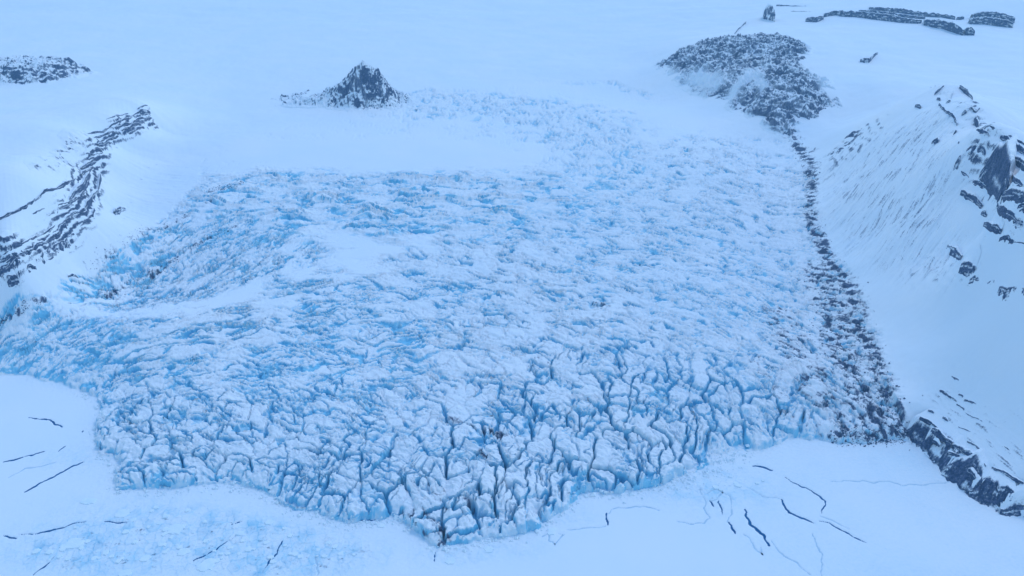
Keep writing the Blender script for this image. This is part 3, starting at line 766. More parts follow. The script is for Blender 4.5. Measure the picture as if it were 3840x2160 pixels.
# ------------------------------------------------------------------ split the ground: sea ice, glacier, ice blocks of the front, snow slopes
fc = FACES
sdf = sdn[fc].mean(1); glf = GLAC[fc].mean(1); yf = y[fc].mean(1); xf = x[fc].mean(1)
sea_f = sdf < 0
gl_f = (~sea_f) & (glf > .5)
blk = BLOCK[fc[:, 0]]
blk = np.where(gl_f, blk, -1)
ids, inv, cnt = np.unique(blk, return_inverse=True, return_counts=True)
okc = (ids >= 0) & (cnt >= 60)
order = np.argsort(-cnt * okc)[:280]
order = order[okc[order]]
chosen = np.isin(inv, order)
sea = sub_obj('sea_ice', V, GN, MIX, fc[sea_f], M_TER, keepn=False)
tag(sea, 'flat snow covered sea ice of the fjord below the glacier', kind='structure')
glac = sub_obj('glacier', V, GN, MIX, fc[gl_f & ~chosen], M_TER, keepn=False)
tag(glac, 'broad crevassed blue white glacier flowing down to the frozen fjord', kind='structure')
for k in order:
    b = sub_obj('ice_block', V, GN, MIX, fc[inv == k], M_TER, glac, skirt=14)
rest = ~(sea_f | gl_f)
cut = P(3050, 560); 
right_f = rest & (xf > 600) & (yf < cut[1] * 1.9)
o = sub_obj('mountain_slope', V, GN, MIX, fc[right_f], M_TER); tag(o, 'snow covered mountain slope rising right of the glacier', kind='structure')
o = sub_obj('snowfield', V, GN, MIX, fc[rest & ~right_f], M_TER); tag(o, 'smooth snowfield and ice cap above and behind the glacier', kind='structure')

print('split', _time.time() - _t0)
# water under the cracks, one strip in each lead
for q, wd, dark, lab in LEADW:
    n = len(q)
    tg = np.gradient(q, axis=0); tg /= np.linalg.norm(tg, axis=1, keepdims=True) + 1e-9
    nm = np.stack([-tg[:, 1], tg[:, 0]], 1)
    zz = -0.15 if dark else 0.05
    A = np.column_stack([q + nm * (wd[:, None] + 1.8), np.full(n, zz)]); B = np.column_stack([q - nm * (wd[:, None] + 1.8), np.full(n, zz)])
    vv = np.vstack([A, B]); i = np.arange(n - 1)
    o = mesh_obj('ice_lead' if dark else 'hairline_crack', vv, np.stack([i + n, i + n + 1, i + 1, i], 1), M_WATER if dark else M_SLUSH, smooth=False)
    tag(o, lab, 'ice crack', 'cracks in the sea ice')

# ------------------------------------------------------------------ rock strata: slabs whose broken edges stand out of the snow
def ground_z(xx, yy):
    return base_z(np.asarray(xx), np.asarray(yy))
_sid = [0]
def stratum(parent, pts, facing, name='rock_stratum', lean=0.35, mott=0.25, rough=1.0, back=1.6, snow=0.5):
    """pts: (px, py, h_px): foot of the exposed edge and how tall it shows in the photo"""
    _sid[0] += 1; sid = _sid[0] * 7.7
    a = np.array(pts, float)
    seg = np.hypot(*np.diff(a[:, :2], axis=0).T); cum = np.concatenate([[0], np.cumsum(seg)])
    n = max(int(cum[-1] / 2.6), 5)
    s = np.linspace(0, cum[-1], n)
    px = np.interp(s, cum, a[:, 0]); py = np.interp(s, cum, a[:, 1]); hp = np.interp(s, cum, a[:, 2])
    base = PV(px, py)
    mpp = (base[:, 1] * CP + (CAM_H - base[:, 2]) * SP) / F
    dip = np.arctan2(CAM_H - base[:, 2], np.hypot(base[:, 0], base[:, 1]))
    h = hp * mpp / np.cos(dip)
    sm = s * mpp.mean()
    lump = fbm(sm / 26, sm * 0 + sid, 901, 4, .6)
    h = h * np.clip(1 + .8 * np.clip(12 / (h + 1e-6), .25, 1) * lump, .25, 1.8) * (0.35 + .65 * np.sin(np.pi * np.linspace(.05, .95, n)) ** .5)
    f = np.array([facing[0], facing[1]]) / math.hypot(*facing)
    NV = 9
    rows = []; mix = []
    for k in range(NV):
        t = k / (NV - 1)
        inset = h * lean * t
        o = rough * np.minimum(h, 9 + .12 * h) * (.42 * fbm(sm / 14, sm * 0 + t * 2.2 + sid, 905, 3, .6) + .20 * np.round(2.5 * perlin(sm / 8, sm * 0 + sid + t * .7, 909)) / 2.5)
        d = o - inset
        z = base[:, 2] - 2.0 - .25 * h * (k == 0) + (h + 2.0) * t + .06 * np.minimum(h, 12) * perlin(sm / 5, sm * 0 + sid + 3 * t, 911)
        rows.append(np.column_stack([base[:, 0] + f[0] * d, base[:, 1] + f[1] * d, z]))
        sn = fbm(sm / 12, sm * 0 + t * 3 + sid, 913, 4, .7)
        r = np.clip(1.0 - mott * np.clip(sn * 3.2 + .35, 0, 2), 0, 1)
        ledge = perlin(sm / 30, sm * 0 + t * 6 + sid, 915)
        r = r * np.where((ledge > .28) & (t > .2), 1 - snow, 1)
        mix.append(np.column_stack([r, 0 * r, 0 * r]))
    for k, bk in enumerate((.25, .8, back)):
        d = -h * lean - h * bk
        xx = base[:, 0] + f[0] * d; yy = base[:, 1] + f[1] * d
        gz = ground_z(xx, yy)
        z = rows[NV - 1][:, 2] + .10 * h * (k == 0) - (0, .02, .3)[k] * h
        z = np.where(gz > z, gz - .8, z)
        if k == 2: z = np.minimum(z, gz - 1.5)
        rows.append(np.column_stack([xx, yy, z])); mix.append(np.column_stack([np.full(n, .12 if k == 0 else 0.0), np.zeros(n), np.zeros(n)]))
    p = rows[0]; e1 = p[-1] - p[0]
    flip = not (e1[0] * (-f[1]) + e1[1] * f[0] > 0)
    def piece(nm_, a_, b_, par):
        fcs = grid_faces(b_ - a_, n)
        return mesh_obj(nm_, np.vstack(rows[a_:b_]), fcs[:, ::-1] if flip else fcs, M_TER, par, np.vstack(mix[a_:b_]), smooth=False)
    o = piece(name, 0, NV, parent)
    lg = piece('snow_ledge', NV - 1, len(rows), None)
    wl_ = np.array(lg.location) - np.array(o.location) - (np.array(parent.location) if parent is not None else 0)
    lg.parent = o; lg.location = wl_
    return o

def zs(ox, oy, k, lst, h):
    """zoomed tracing -> photo pixels; h: one height or one per point, in zoomed pixels"""
    return [(ox + p[0] * k, oy + p[1] * k, (p[2] if len(p) > 2 else h) * k) for p in lst]

# left ridge of layered rock
kL = 700 / 1352.0
ridge = empty('rock_ridge', P(300, 760))
tag(ridge, 'long layered dark rock ridge with snowy ledges at the left edge', 'rock ridge')
RIDGE = [
 ([(1000, 105), (1035, 85), (1072, 76)], 12), ([(770, 172), (850, 152), (930, 130)], 7), ([(640, 278), (750, 268), (820, 222), (880, 192), (945, 167), (1000, 132), (1020, 122)], 13),
 ([(1020, 142), (1062, 150), (1098, 142)], 34), ([(1060, 185), (1108, 175)], 22), ([(1105, 215), (1130, 218)], 22), ([(850, 242), (900, 217), (960, 212), (1000, 182), (1040, 177), (1095, 187)], 15), ([(885, 262), (950, 247), (970, 217), (1040, 202)], 15),
 ([(940, 280), (985, 264), (1000, 242), (1048, 236)], 13), ([(690, 312), (760, 297), (830, 272), (862, 287)], 15), ([(720, 347), (780, 332), (820, 322), (862, 302)], 17), ([(720, 374), (770, 377), (795, 347)], 30),
 ([(690, 395), (720, 402), (750, 422)], 18), ([(630, 432), (690, 442), (748, 432)], 17), ([(650, 474), (690, 468), (724, 452)], 19), ([(600, 545), (640, 524), (702, 492)], 28), ([(600, 592), (650, 564), (684, 532)], 28),
 ([(515, 775), (560, 724), (620, 694), (640, 644), (662, 582)], 40), ([(430, 815), (520, 784), (590, 754), (620, 704)], 22), ([(0, 897), (80, 862), (180, 822), (270, 762), (330, 704), (350, 694), (440, 674), (500, 634), (584, 597)], 17),
 ([(240, 862), (325, 820)], 10), ([(355, 874), (400, 852)], 12), ([(415, 875), (440, 824), (470, 834), (540, 802)], 18),
 ([(0, 1262), (60, 1236), (130, 1196), (250, 1136), (350, 1086), (440, 1036), (447, 998), (490, 966), (497, 926), (550, 886), (620, 846), (660, 796), (682, 746), (722, 704), (732, 644), (738, 592)], 32),
 ([(0, 1172), (120, 1112), (230, 1052), (350, 992), (412, 942)], 14), ([(0, 1308), (50, 1294), (95, 1246), (145, 1206)], 46), ([(210, 1274), (268, 1258)], 32), ([(60, 1372), (140, 1345)], 50), ([(590, 962), (640, 912), (682, 884), (692, 834)], 22), ([(0, 1215), (90, 1185), (170, 1140)], 26)]
for k, (l, h) in enumerate(RIDGE):
    stratum(ridge, zs(0, 360, kL, l, h * 1.25), (0.75, -0.66), mott=.26)
stratum(ridge, zs(0, 360, kL, [(280, 1228), (350, 1194), (420, 1154), (490, 1114), (522, 1074), (552, 1034)], 62), (0.75, -0.66), mott=.55, lean=.6)
o = stratum(None, zs(0, 360, kL, [(845, 865), (880, 845), (918, 834)], 34), (0.75, -0.66), name='rock_outcrop', mott=.6, lean=.7)
tag(o, 'small pale rock knob on the snow apron right of the left ridge', 'rock outcrop')
for pts, h, lab in (([(500, 1320), (530, 1315), (575, 1335)], 26, 'small dark rocks in snow between the left ridge and glacier'),):
    o = stratum(None, zs(0, 360, kL, pts, h), (0.6, -0.8), name='rock_outcrop', mott=.5); tag(o, lab, 'rock outcrop')

# right mountain: summit rocks, dark crag, line of ledges
kR = 640 / 1030.0
def zR(l, h): return zs(3200, 250, kR, l, h)
FR_ = (-0.62, -0.78)
crag = empty('rock_crag', P(3700, 720))
tag(crag, 'very dark rock crag with snow ledges below the right summit ridge', 'rock crag')
for l, h in ([(750, 690, 80), (780, 735, 240), (820, 790, 250), (865, 830, 215), (905, 790, 120), (932, 742, 40)], 0), ([(715, 712), (800, 752)], 28), ([(860, 852), (900, 902), (950, 932), (970, 972), (1040, 978)], 42), ([(890, 805), (960, 815), (1000, 835), (1040, 892)], 70), \
            ([(880, 442), (930, 482), (1040, 545)], 42), ([(925, 585), (1040, 628)], 44), ([(930, 422), (1040, 482)], 13), ([(915, 640), (960, 702), (1015, 732)], 36), ([(940, 760), (1040, 800)], 30), ([(780, 382), (855, 402)], 30), ([(735, 402), (812, 442)], 34), ([(720, 342), (748, 384)], 40), ([(985, 865), (1040, 875)], 40):
    stratum(crag, zR(l, h), FR_, mott=.16, lean=.5)
stratum(crag, zR([(665, 555), (720, 585), (775, 595)], 95), FR_, mott=.5, lean=.7)
summ = empty('rock_ledge', P(3570, 400))
tag(summ, 'broken dark rock ribs scattered over the snowy right summit', 'rock ledge')
for l, h in ([(512, 235), (545, 282), (600, 322), (622, 364)], 24), ([(488, 168), (545, 120)], 14), ([(503, 195), (522, 207)], 16), ([(588, 195), (600, 150)], 14), ([(556, 228), (582, 217)], 16), ([(640, 122), (680, 162), (716, 204)], 20), ([(690, 262), (735, 292), (760, 262)], 26), ([(650, 300), (680, 290)], 26), ([(600, 420), (618, 405)], 22), ([(370, 240), (405, 250)], 16), ([(625, 475), (636, 470)], 20):
    stratum(summ, zR(l, h), FR_, mott=.35)
led = empty('rock_ledge', P(3730, 850))
tag(led, 'broken line of dark rock ledges below the crag on the right slope', 'rock ledge')
for l, h in ([(643, 772), (690, 805), (772, 864)], 40), ([(765, 900), (802, 910)], 26), ([(783, 958), (850, 994), (888, 1010)], 32), ([(878, 1052), (962, 1072)], 30), ([(960, 1062), (1040, 1074)], 9):
    stratum(led, zR(l, h), FR_, mott=.15)
for l, h, lab, mo_ in (([(598, 632), (625, 627)], 78, 'thin upright rock fin left of the dark crag', .2), ([(638, 645), (690, 690)], 24, 'short dark rock step under the thin fin left of the crag', .2), ([(465, 480), (505, 474)], 42, 'small lone dark rock on the open right slope below the summit', .3),
                  ([(558, 1105), (600, 1158), (645, 1168)], 40, 'mottled rock step low on the right slope, upper of the pair', .5), ([(635, 1235), (680, 1272), (724, 1258)], 66, 'dark rounded rock low on the right slope, lower of the pair', .35),
                  ([(695, 1308), (765, 1302)], 30, 'pale half buried rock right below the dark rounded rock', .6), ([(805, 1318), (858, 1312)], 20, 'tiny pale rock patch left of the grey rocks at the right edge', .6), ([(862, 1385), (900, 1422), (960, 1404), (1040, 1398)], 62, 'grey rock outcrop at the right edge halfway down', .5)):
    o = stratum(None, zR(l, h), FR_, name='rock_outcrop', mott=mo_, lean=.6); tag(o, lab, 'rock outcrop')

# cliffs of the flat topped mountain at the back
kC = 1090 / 2576.0
def zC(l, h): return zs(2750, 0, kC, l, h * 1.25)
FC_ = (-0.25, -0.97)
cl = empty('rock_cliff', P(3300, 80))
tag(cl, 'long layered rock cliff across the snowy mountain at the top right', 'rock cliff')
for l, h in ([(640, 188), (740, 190), (800, 168)], 28), ([(800, 152), (900, 136), (960, 144), (1060, 150), (1200, 166), (1300, 176), (1420, 186), (1500, 204), (1620, 214), (1668, 208)], 38), ([(1110, 104), (1250, 120), (1400, 140), (1530, 160), (1650, 166), (1700, 165)], 20), ([(1200, 86), (1350, 100), (1450, 110), (1530, 126), (1660, 142), (1850, 156), (1965, 170)], 27), ([(1690, 195), (1800, 200), (1955, 216)], 17), ([(1978, 170), (2045, 165)], 16):
    stratum(cl, zC(l, h), FC_, mott=.28, lean=.2)
o = stratum(None, zC([(1685, 228), (1760, 250), (1850, 266), (1940, 286), (2034, 314)], 58), FC_, name='rock_cliff', mott=.12, lean=.15)
tag(o, 'dark sheer rock step at the lower right end of the long top right cliff', 'rock cliff')
o = stratum(None, zC([(2045, 310), (2135, 318)], 50), FC_, name='rock_cliff', mott=.35, lean=.15); tag(o, 'small square rock block right of the sheer dark step', 'rock cliff')
cr = empty('rock_cliff', P(3720, 95)); tag(cr, 'short layered rock cliff standing apart at the far top right', 'rock cliff')
for l, h in ([(2092, 214), (2200, 220), (2300, 232), (2475, 246)], 50), ([(2110, 175), (2250, 182), (2380, 192), (2490, 205)], 56):
    stratum(cr, zC(l, h), FC_, mott=.3, lean=.2)
for l, h, lab, mo_ in (([(380, 52), (560, 67), (645, 62)], 10, 'thin upper rock line left of the top right cliff', .4), ([(490, 108), (705, 113)], 8, 'thin lower rock line left of the top right cliff', .4), ([(265, 165), (365, 195)], 90, 'pale grey rock shoulder at the top, left of the thin rock lines', .6),
                  ([(1125, 558), (1200, 564), (1280, 490)], 34, 'small half buried rock in the snow bowl at upper right', .55), ([(10, 300), (60, 258), (112, 200)], 13, 'thin slanting rock rib above the rocky hill', .4)):
    o = stratum(None, zC(l, h), FC_, name='rock_outcrop', mott=mo_); tag(o, lab, 'rock outcrop')

# shore cliff and the ribs above it
kS = 600 / 1449.0
def zS(l, h): return zs(3240, 1400, kS, l, h)
FS_ = (-0.8, -0.6)
sc = empty('shore_cliff', P(3560, 1790))
tag(sc, 'dark rocky shore cliff along the frozen fjord at lower right', 'shore cliff')
stratum(sc, zS([(330, 585, 60), (400, 612, 110), (440, 645, 120), (520, 700, 130), (560, 740, 140)], 0), FS_, name='cliff_face', lean=.9, mott=.12, snow=.4)
stratum(sc, zS([(500, 690, 80), (560, 745, 150), (640, 835, 170), (700, 920, 170), (760, 980, 150)], 0), FS_, name='cliff_face', lean=1.0, mott=.38, snow=.8)
stratum(sc, zS([(690, 925, 100), (760, 985, 150), (830, 1040, 190), (900, 1085, 180), (980, 1145, 150)], 0), FS_, name='cliff_face', lean=1.0, mott=.2, snow=.6)
stratum(sc, zS([(940, 1120, 90), (1030, 1175, 130), (1120, 1220, 140), (1200, 1190, 110), (1340, 1150, 70)], 0), (-.6, -.8), name='cliff_face', lean=1.1, mott=.25, snow=.6)
stratum(sc, zS([(1230, 1290, 50), (1300, 1300, 70), (1500, 1310, 70), (1700, 1340, 80)], 0), (-.4, -.9), name='cliff_face', lean=1.0, mott=.3)
RIBS = [([(680, 165), (760, 222), (832, 264)], 20), ([(835, 287), (900, 342)], 18), ([(910, 362), (960, 402), (1050, 447), (1132, 498)], 16), ([(850, 492), (930, 532), (1000, 562), (1080, 622), (1157, 688)], 16), ([(500, 407), (600, 462), (672, 518)], 20), ([(605, 520), (700, 596), (782, 656)], 34),
        ([(790, 668), (860, 716), (972, 786)], 38), ([(930, 622), (1000, 667), (1062, 718)], 14), ([(985, 762), (1050, 824), (1092, 864)], 24), ([(1150, 862), (1250, 904), (1350, 964), (1437, 1004)], 20), ([(575, 342), (628, 364)], 15), ([(708, 405), (757, 438)], 14), ([(620, 612), (682, 660)], 12),
        ([(750, 718), (862, 754)], 12), ([(958, 824), (1022, 884)], 22), ([(928, 885), (1002, 966)], 32), ([(1253, 672), (1312, 720)], 22), ([(790, 32), (852, 75)], 13), ([(900, 255), (1005, 295)], 24), ([(850, 200), (890, 225)], 18)]
RIBLAB = ['upper left of the long dark ribs on the snowy shore slope', 'short rib just below the upper long dark rib', 'long thin rib in the upper line down the shore slope', 'long thin rib in the middle of the shore slope', 'rib nearest above the left end of the shore cliff', 'thick dark rib just above the shore cliff', 'thickest dark rib above the middle of the shore cliff',
          'short thin rib between two long ribs on the shore slope', 'curved rib above the lower shore cliff', 'long dark rib at the right edge above the shore', 'small dark fleck left of the long ribs on the shore slope', 'small dark fleck between the upper ribs of the shore slope', 'thin rib touching the top of the shore cliff',
          'thin rib right along the top of the shore cliff', 'short rib right of the shore cliff top', 'stubby dark rib at the bend of the shore cliff', 'small rocks at the far right of the shore slope', 'topmost small dark fleck on the shore slope', 'mottled rock patch right of the upper dark rib', 'small dark rock right of the upper dark rib']
for (l, h), lab in zip(RIBS, RIBLAB):
    o = stratum(None, zS(l, h), FS_, name='rock_rib', mott=.12, lean=.5); tag(o, lab, 'rock rib', 'rock ribs above the shore cliff')

print('strata', _time.time() - _t0)
# ------------------------------------------------------------------ rocky hills: fine grids of their own
def hill(name, outline, spacing, bump, label, cat, detail, seed, rock_lo, rock_hi, face_dir, tall=1.0, holes=()):
    """outline in photo pixels; bump(u) extra height; rock shows where it is too steep for snow"""
    poly = PL(outline)
    x0, x1 = poly[:, 0].min(), poly[:, 0].max(); y0, y1 = poly[:, 1].min(), poly[:, 1].max()
    gx = np.arange(x0 - 20, x1 + 20, spacing[0]); gy = np.arange(y0 - 20, y1 + 20, spacing[1])
    X, Y = np.meshgrid(gx, gy)
    d = seg_dist(X, Y, np.vstack([poly, poly[:1]])); d = np.where(inside(X, Y, poly), d, -d)
    d = d + 9 * fbm(X / 40, Y / 40, seed + 40, 3)
    base = ground_z(X, Y)
    k = sst(-4, 40, d)
    rg = ridged(X / 120 + .5 * perlin(X / 90, Y / 90, seed), Y / 120 + .5 * perlin(X / 90, Y / 90, seed + 2), seed, 6)
    cr = fbm(X / 30, Y / 30, seed + 9, 4, .62)
    q = X * face_dir[0] + Y * face_dir[1]; r = -X * face_dir[1] + Y * face_dir[0]
    st = fbm(q / 90, r / 14, seed + 15, 4, .6)
    Zh = base + bump(X, Y, d) + k * detail * ((rg - .62) * 2.0 + .8 * cr + .55 * st) - 8 * (1 - sst(-14, 6, d))
    N = grid_normals(X, Y, Zh).reshape(-1, 3)
    s = 1 - N[:, 2]
    nn = fbm(X / 55, Y / 55, seed + 21, 4, .6).ravel(); n2 = fbm(X / 9, Y / 9, seed + 25, 3, .65).ravel()
    n3 = fbm(q / 28, r / 8, seed + 29, 4, .7).ravel()
    rk = sst(rock_lo, rock_hi, s + .20 * nn + .10 * n2 + .20 * n3) * sst(0, 40, d.ravel() + 30 * nn)
    rk = rk * ((.74 if name == 'rocky_hill' else .9) + .3 * nn)
    for hp, wdm in holes:
        rk = rk * (1 - np.exp(-(seg_dist(X.ravel(), Y.ravel(), PL(hp)) / wdm) ** 2))
    mx = np.stack([rk, 0 * rk, 0 * rk], 1)
    VV = np.stack([X.ravel(), Y.ravel(), Zh.ravel()], 1)
    ff = grid_faces(*X.shape)
    df = d.ravel()[ff].mean(1)
    ff = ff[df > -16]
    ce = VV[ff].mean(1)
    root = empty(name, (poly[:, 0].mean(), poly[:, 1].mean(), base.min()))
    tag(root, label, cat)
    # rock faces: connected patches of bare rock, the largest as parts of their own
    rf = rk[ff].mean(1) > .5
    lab = patches(ff, rf, len(VV))
    ids_, inv_, cnt_ = np.unique(lab, return_inverse=True, return_counts=True)
    okk = (ids_ >= 0) & (cnt_ >= 80)
    big = np.where(okk)[0][np.argsort(-cnt_[okk])][:24]
    taken = np.isin(inv_, big)
    for b in big: sub_obj('rock_face', VV, N, mx, ff[inv_ == b], M_TER, root, skirt=3)
    sub_obj('snow_cover', VV, N, mx, ff[~taken], M_TER, root)
    return root
def patches(ff, sel, nv):
    """label connected selected faces by spreading the smallest vertex number"""
    lab = np.where(sel, np.arange(len(ff)), -1)
    f = ff[sel]
    l = np.arange(len(f))
    for _ in range(400):
        vl = np.full(nv, 10**9)
        np.minimum.at(vl, f.ravel(), np.repeat(l, 4))
        new = vl[f].min(1)
        new = np.minimum(new, new[new])
        if (new == l).all(): break
        l = new
    out = np.full(len(ff), -1); out[sel] = l
    return out

pk = P(1400, 405); mppk = depth_of(pk) / F
pc = np.array([at_z(1360, 400, pk[2])[0], pk[1] + 105])
def peak_bump(X, Y, d):
    u = (X - pc[0]) / mppk; v = (Y - pc[1]) / 1.0        # u in photo pixels, v in metres
    prof_u = np.interp(u, [-330, -250, -170, -110, -70, -40, -18, 0, 25, 55, 90, 110, 135, 180], [0, 8, 30, 62, 92, 128, 143, 160, 146, 120, 72, 42, 14, 0]) * mppk * 1.02
    dep_v = np.interp(v, [-140, -105, -60, -20, 0, 30, 90, 150], [0, .04, .45, .86, 1, .9, .45, 0])
    return prof_u * dep_v
hill('rock_peak', [(1010, 395), (1120, 405), (1240, 412), (1400, 418), (1480, 410), (1560, 400), (1560, 350), (1450, 325), (1300, 322), (1100, 345), (1010, 370)], (2.3, 2.3), peak_bump,
     'sharp dark rock peak dusted with snow standing alone in the glacier', 'rock peak', 18, 1001, .22, .66, (.25, -.95),
     holes=[([(1250, 340), (1300, 330)], 26), ([(1330, 325), (1400, 330)], 20), ([(1180, 380), (1120, 385)], 30)])
def hill_bump(X, Y, d): return 34 * sst(0, 150, d)
hill('rocky_hill', [(2440, 250), (2540, 190), (2680, 148), (2800, 138), (2960, 140), (3050, 175), (3030, 260), (3120, 300), (3170, 400), (3100, 450), (3010, 470), (3030, 535), (2990, 545), (2860, 490), (2700, 400), (2620, 370), (2530, 320)], (3.4, 3.4), hill_bump,
     'broad rocky hillside half covered in snow right of the glacier head', 'hillside', 24, 1101, .02, .46, (.45, -.88),
     holes=[([(2600, 300), (2680, 330)], 45), ([(2690, 420), (2760, 350), (2830, 300)], 30), ([(2810, 290), (2870, 360)], 25), ([(3060, 250), (3120, 330)], 60), ([(2470, 270), (2530, 300)], 45)])
lo = P(100, 300)
def low_bump(X, Y, d): return 70 * sst(0, 130, d)
hill('rock_outcrop', [(-160, 320), (0, 322), (90, 322), (200, 312), (300, 295), (380, 270), (300, 255), (180, 248), (60, 245), (-160, 260)], (3.6, 4.2), low_bump,
     'low rocky hill rising from the snow at the upper left edge', 'rock outcrop', 15, 1201, .12, .44, (.4, -.9))
def zero_bump(X, Y, d): return 3 * sst(0, 30, d)
hill('rock_rubble', [(75, 600), (170, 575), (240, 480), (340, 450), (350, 520), (320, 620), (270, 640), (190, 660), (110, 640)], (2.6, 2.6), zero_bump,
     'snow dusted broken rock on top of the left ridge', 'rock field', 7, 1301, .14, .46, (.7, -.7))
hill('rock_rubble', [(3060, 600), (3110, 560), (3170, 510), (3240, 460), (3250, 490), (3200, 540), (3130, 610)], (2.4, 2.4), zero_bump,
     'dark rubble strip where the right mountain meets the glacier head', 'rock field', 8, 1401, .20, .40, (.7, .7))

print('hills', _time.time() - _t0)
# ------------------------------------------------------------------ floes frozen into the sea ice
FLO = [((330, 1880), (62, 20), 'oblong pale floe left of the grey brash ice'), ((275, 2040), (74, 34), 'large flat pale floe near the lower left corner'), ((660, 1985), (60, 34), 'bright pale floe in the middle of the brash ice'), ((774, 2118), (58, 40), 'rounded pale floe near the bottom edge below the slanting crack'),
       ((470, 2150), (50, 22), 'pale floe cut by the bottom edge, left of the rounded floe'), ((545, 2095), (40, 20), 'small pale floe left of the rounded floe near the bottom edge'), ((460, 1925), (50, 26), 'broken pale floe beside the short level crack'), ((690, 2070), (44, 24), 'small pale floe above the rounded bottom floe'),
       ((1690, 2105), (40, 24), 'ring shaped slab outlined at the foot of the glacier tip'), ((1830, 2060), (40, 22), 'small slab right of the ring shaped slab at the glacier tip'), ((2070, 1990), (34, 30), 'rounded slab beside the looping hairline crack'), ((610, 2040), (36, 18), 'small bluish floe between the bright floe and the bottom edge'), ((1430, 1970), (36, 16), 'lone small slab under the black water strip'), ((900, 2000), (30, 14), 'small floe right of the bright floe in brash ice'), ((1010, 1960), (34, 16), 'small floe close under the left ice front')]
def floe(c, r, seed, th):
    rs = np.random.default_rng(seed)
    p = at_z(*c, 0.6); rx = r[0] / 2 * depth_of(p) / F; ry = r[1] / 2 * depth_of(p) / F / (CAM_H / np.linalg.norm([p[0], p[1], CAM_H]))
    n = 18
    a = np.sort(rs.uniform(0, 2 * math.pi, n) * .35 + np.linspace(0, 2 * math.pi, n, endpoint=False))
    rad = 1 + rs.uniform(-.22, .15, n)
    ex = 3.0
    cx = np.sign(np.cos(a)) * np.abs(np.cos(a)) ** (2 / ex) * rad; cy = np.sign(np.sin(a)) * np.abs(np.sin(a)) ** (2 / ex) * rad
    rings = []
    for k, (sc_, z) in enumerate(((1.06, -.3), (1.0, th), (.8, th + .25), (.4, th + .3))):
        rings.append(np.column_stack([p[0] + rx * sc_ * cx, p[1] + ry * sc_ * cy, np.full(n, z) + (rs.uniform(-.12, .12, n) if k else 0)]))
    vv = np.vstack(rings); fs = []
    for k in range(3):
        for i in range(n):
            j = (i + 1) % n
            fs.append((k * n + i, k * n + j, (k + 1) * n + j, (k + 1) * n + i))
    cen = len(vv); vv = np.vstack([vv, [p[0], p[1], th + .3]])
    tri = [(3 * n + i, 3 * n + (i + 1) % n, cen, cen) for i in range(n)]
    me_f = fs + tri
    # triangles fan as plain triangles: split every quad so all faces are alike
    T = []
    for f_ in me_f:
        T.append(f_[:3])
        if f_[2] != f_[3]: T.append((f_[0], f_[2], f_[3]))
    return mesh_obj('ice_floe', vv, np.array(T), M_FLOE, smooth=False)
for k, (c, r, lab) in enumerate(FLO):
    o = floe(c, r, 50 + k, 1.9); tag(o, lab, 'ice floe', 'floes frozen into the sea ice')

rs_ = np.random.default_rng(99)
zones = [((600, 2000), (330, 95)), ((1000, 2060), (300, 70)), ((300, 2080), (200, 55)), ((1250, 2070), (150, 45)), ((2740, 1830), (120, 60))]
for k in range(70):
    (cx_, cy_), (rx_, ry_) = zones[rs_.choice(5, p=[.4, .25, .12, .1, .13])]
    c = (cx_ + rs_.normal(0, .5) * rx_, cy_ + rs_.normal(0, .5) * ry_)
    p_ = at_z(c[0], c[1], 0)
    if front_sd(p_[:1], p_[1:2])[0] > -14 or c[1] > 2175: continue
    w_ = rs_.uniform(10, 26)
    o = floe(c, (w_, w_ * rs_.uniform(.4, .75)), 500 + k, rs_.uniform(1.3, 2.8)); o.name = 'ice_chunk'
    zn = {(600, 2000): 'in the wide brash field below the left ice front', (1000, 2060): 'in the brash by the bottom edge left of centre', (300, 2080): 'in the brash of the lower left corner',
          (1250, 2070): 'in the brash just left of the glacier tip', (2740, 1830): 'beside the forked cracks under the right ice front'}[(cx_, cy_)]
    tag(o, 'small pale ice chunk ' + zn, 'ice chunk', 'ice chunks ' + zn)

# ------------------------------------------------------------------ rock debris on the moraines: loose boulders nobody could count
def debris(name, label, lines, count, size, mat=None, cat='rock debris', keepall=False):
    ph = np.array([[1, 0, 0], [0, 1, 0], [-1, 0, 0], [0, -1, 0], [0, 0, 1], [0, 0, -.6]], float)
    tf = np.array([[0, 1, 4], [1, 2, 4], [2, 3, 4], [3, 0, 4], [1, 0, 5], [2, 1, 5], [3, 2, 5], [0, 3, 5]])
    Vs = []; Fs = []
    flat = np.abs(yrow[None, :])
    for pts, wd, share in lines:
        p = PL(pts); seg = np.linalg.norm(np.diff(p, axis=0), axis=1); cum = np.concatenate([[0], np.cumsum(seg)])
        n = int(count * share)
        s = rng.uniform(0, cum[-1], n)
        q = np.stack([np.interp(s, cum, p[:, 0]), np.interp(s, cum, p[:, 1])], 1) + rng.normal(0, wd, (n, 2))
        keep = fbm(q[:, 0] / 18, q[:, 1] / 18, 77, 3) > rng.uniform(-.35, .25, n)
        q = q[keep]
        # height of the built ground there
        z = lookup(GZ, q[:, 0], q[:, 1])
        for (qx, qy), zz in zip(q, z):
            sc_ = size * rng.lognormal(0, .45)
            v = ph * sc_ * rng.uniform(.6, 1.3, (6, 1)) * np.array([1.15, 1.15, .8])
            a = rng.uniform(0, 6.28); ca, sa_ = math.cos(a), math.sin(a)
            v = np.column_stack([v[:, 0] * ca - v[:, 1] * sa_, v[:, 0] * sa_ + v[:, 1] * ca, v[:, 2]])
            Fs.append(tf + 6 * len(Vs)); Vs.append(v + np.array([qx, qy, zz + .2 * sc_]))
    vv = np.vstack(Vs)
    o = mesh_obj(name, vv, np.vstack(Fs), mat or M_TER, None, np.tile([1.0, 0, 0], (len(vv), 1)), smooth=False)
    tag(o, label, cat, kind='stuff')
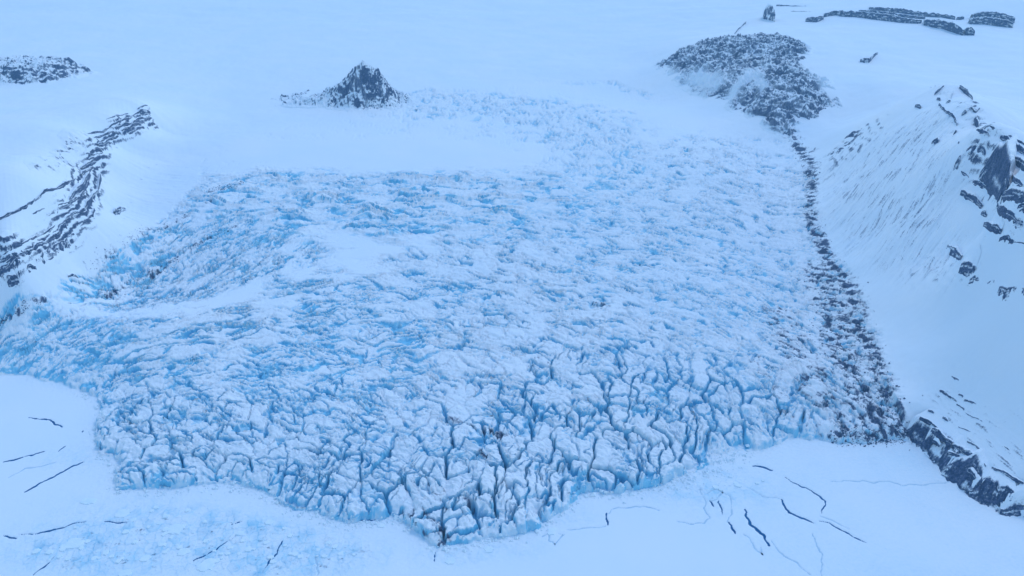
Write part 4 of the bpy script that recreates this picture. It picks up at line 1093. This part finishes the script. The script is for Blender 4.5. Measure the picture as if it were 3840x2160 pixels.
debris('ice_rubble', 'pale ice rubble fallen along the foot of the ice front', [([(a, b + 14) for a, b in FRONT_PX[5:16]], 7, .22), ([(a, b + 12) for a, b in FRONT_PX[15:30]], 8, .3), ([(a, b + 12) for a, b in FRONT_PX[30:46]], 7, .26), ([(2480, 1815), (2600, 1790), (2700, 1740), (2800, 1700)], 15, .22)], 2600, 1.5, M_FLOE, 'ice rubble')
debris('moraine_debris', 'dark rock debris strewn along the right edge of the glacier', [(mo, 13, .45), ([(3060, 1000), (3130, 1150), (3180, 1350), (3250, 1500), (3330, 1600)], 34, .25), ([(3130, 1645), (3250, 1645), (3400, 1630)], 9, .2)], 6500, .95)
debris('moraine_debris', 'thin dark debris lines along the left edge of the glacier', [([(380, 1110), (480, 1050), (560, 1030), (660, 965), (780, 890), (880, 845)], 12, .4), ([(340, 1005), (440, 930), (560, 860), (700, 808)], 12, .25), ([(0, 1185), (60, 1150), (170, 1118)], 5, .15), ([(780, 720), (860, 700), (900, 690)], 14, .2)], 1800, .95)

# ------------------------------------------------------------------ haze: one box of pale air round the whole place
def haze():
    m = bpy.data.materials.new('pale_air'); m.use_nodes = True
    t = m.node_tree
    for n in list(t.nodes):
        if n.type == 'BSDF_PRINCIPLED': t.nodes.remove(n)
    out = [n for n in t.nodes if n.type == 'OUTPUT_MATERIAL'][0]
    v = nd(t, 'ShaderNodeVolumePrincipled')
    v.inputs['Color'].default_value = (0.42, 0.74, 1.0, 1)
    v.inputs['Density'].default_value = 3.6e-5
    v.inputs['Anisotropy'].default_value = 0.2
    t.links.new(v.outputs[0], out.inputs['Volume'])
    a = 61000; z0, z1 = -20, 1150
    vv = [(-a, -a, z0), (a, -a, z0), (a, a, z0), (-a, a, z0), (-a, -a, z1), (a, -a, z1), (a, a, z1), (-a, a, z1)]
    ff = [(0, 3, 2, 1), (4, 5, 6, 7), (0, 1, 5, 4), (1, 2, 6, 5), (2, 3, 7, 6), (3, 0, 4, 7)]
    o = mesh_obj('haze', vv, ff, m, smooth=False)
    tag(o, 'pale blue haze over the distant ice', 'haze', kind='stuff')
haze()

print('done', _time.time() - _t0, 'triangles', sum(len(o.data.loops) - 2 * len(o.data.polygons) for o in COL.objects if o.type == 'MESH'))
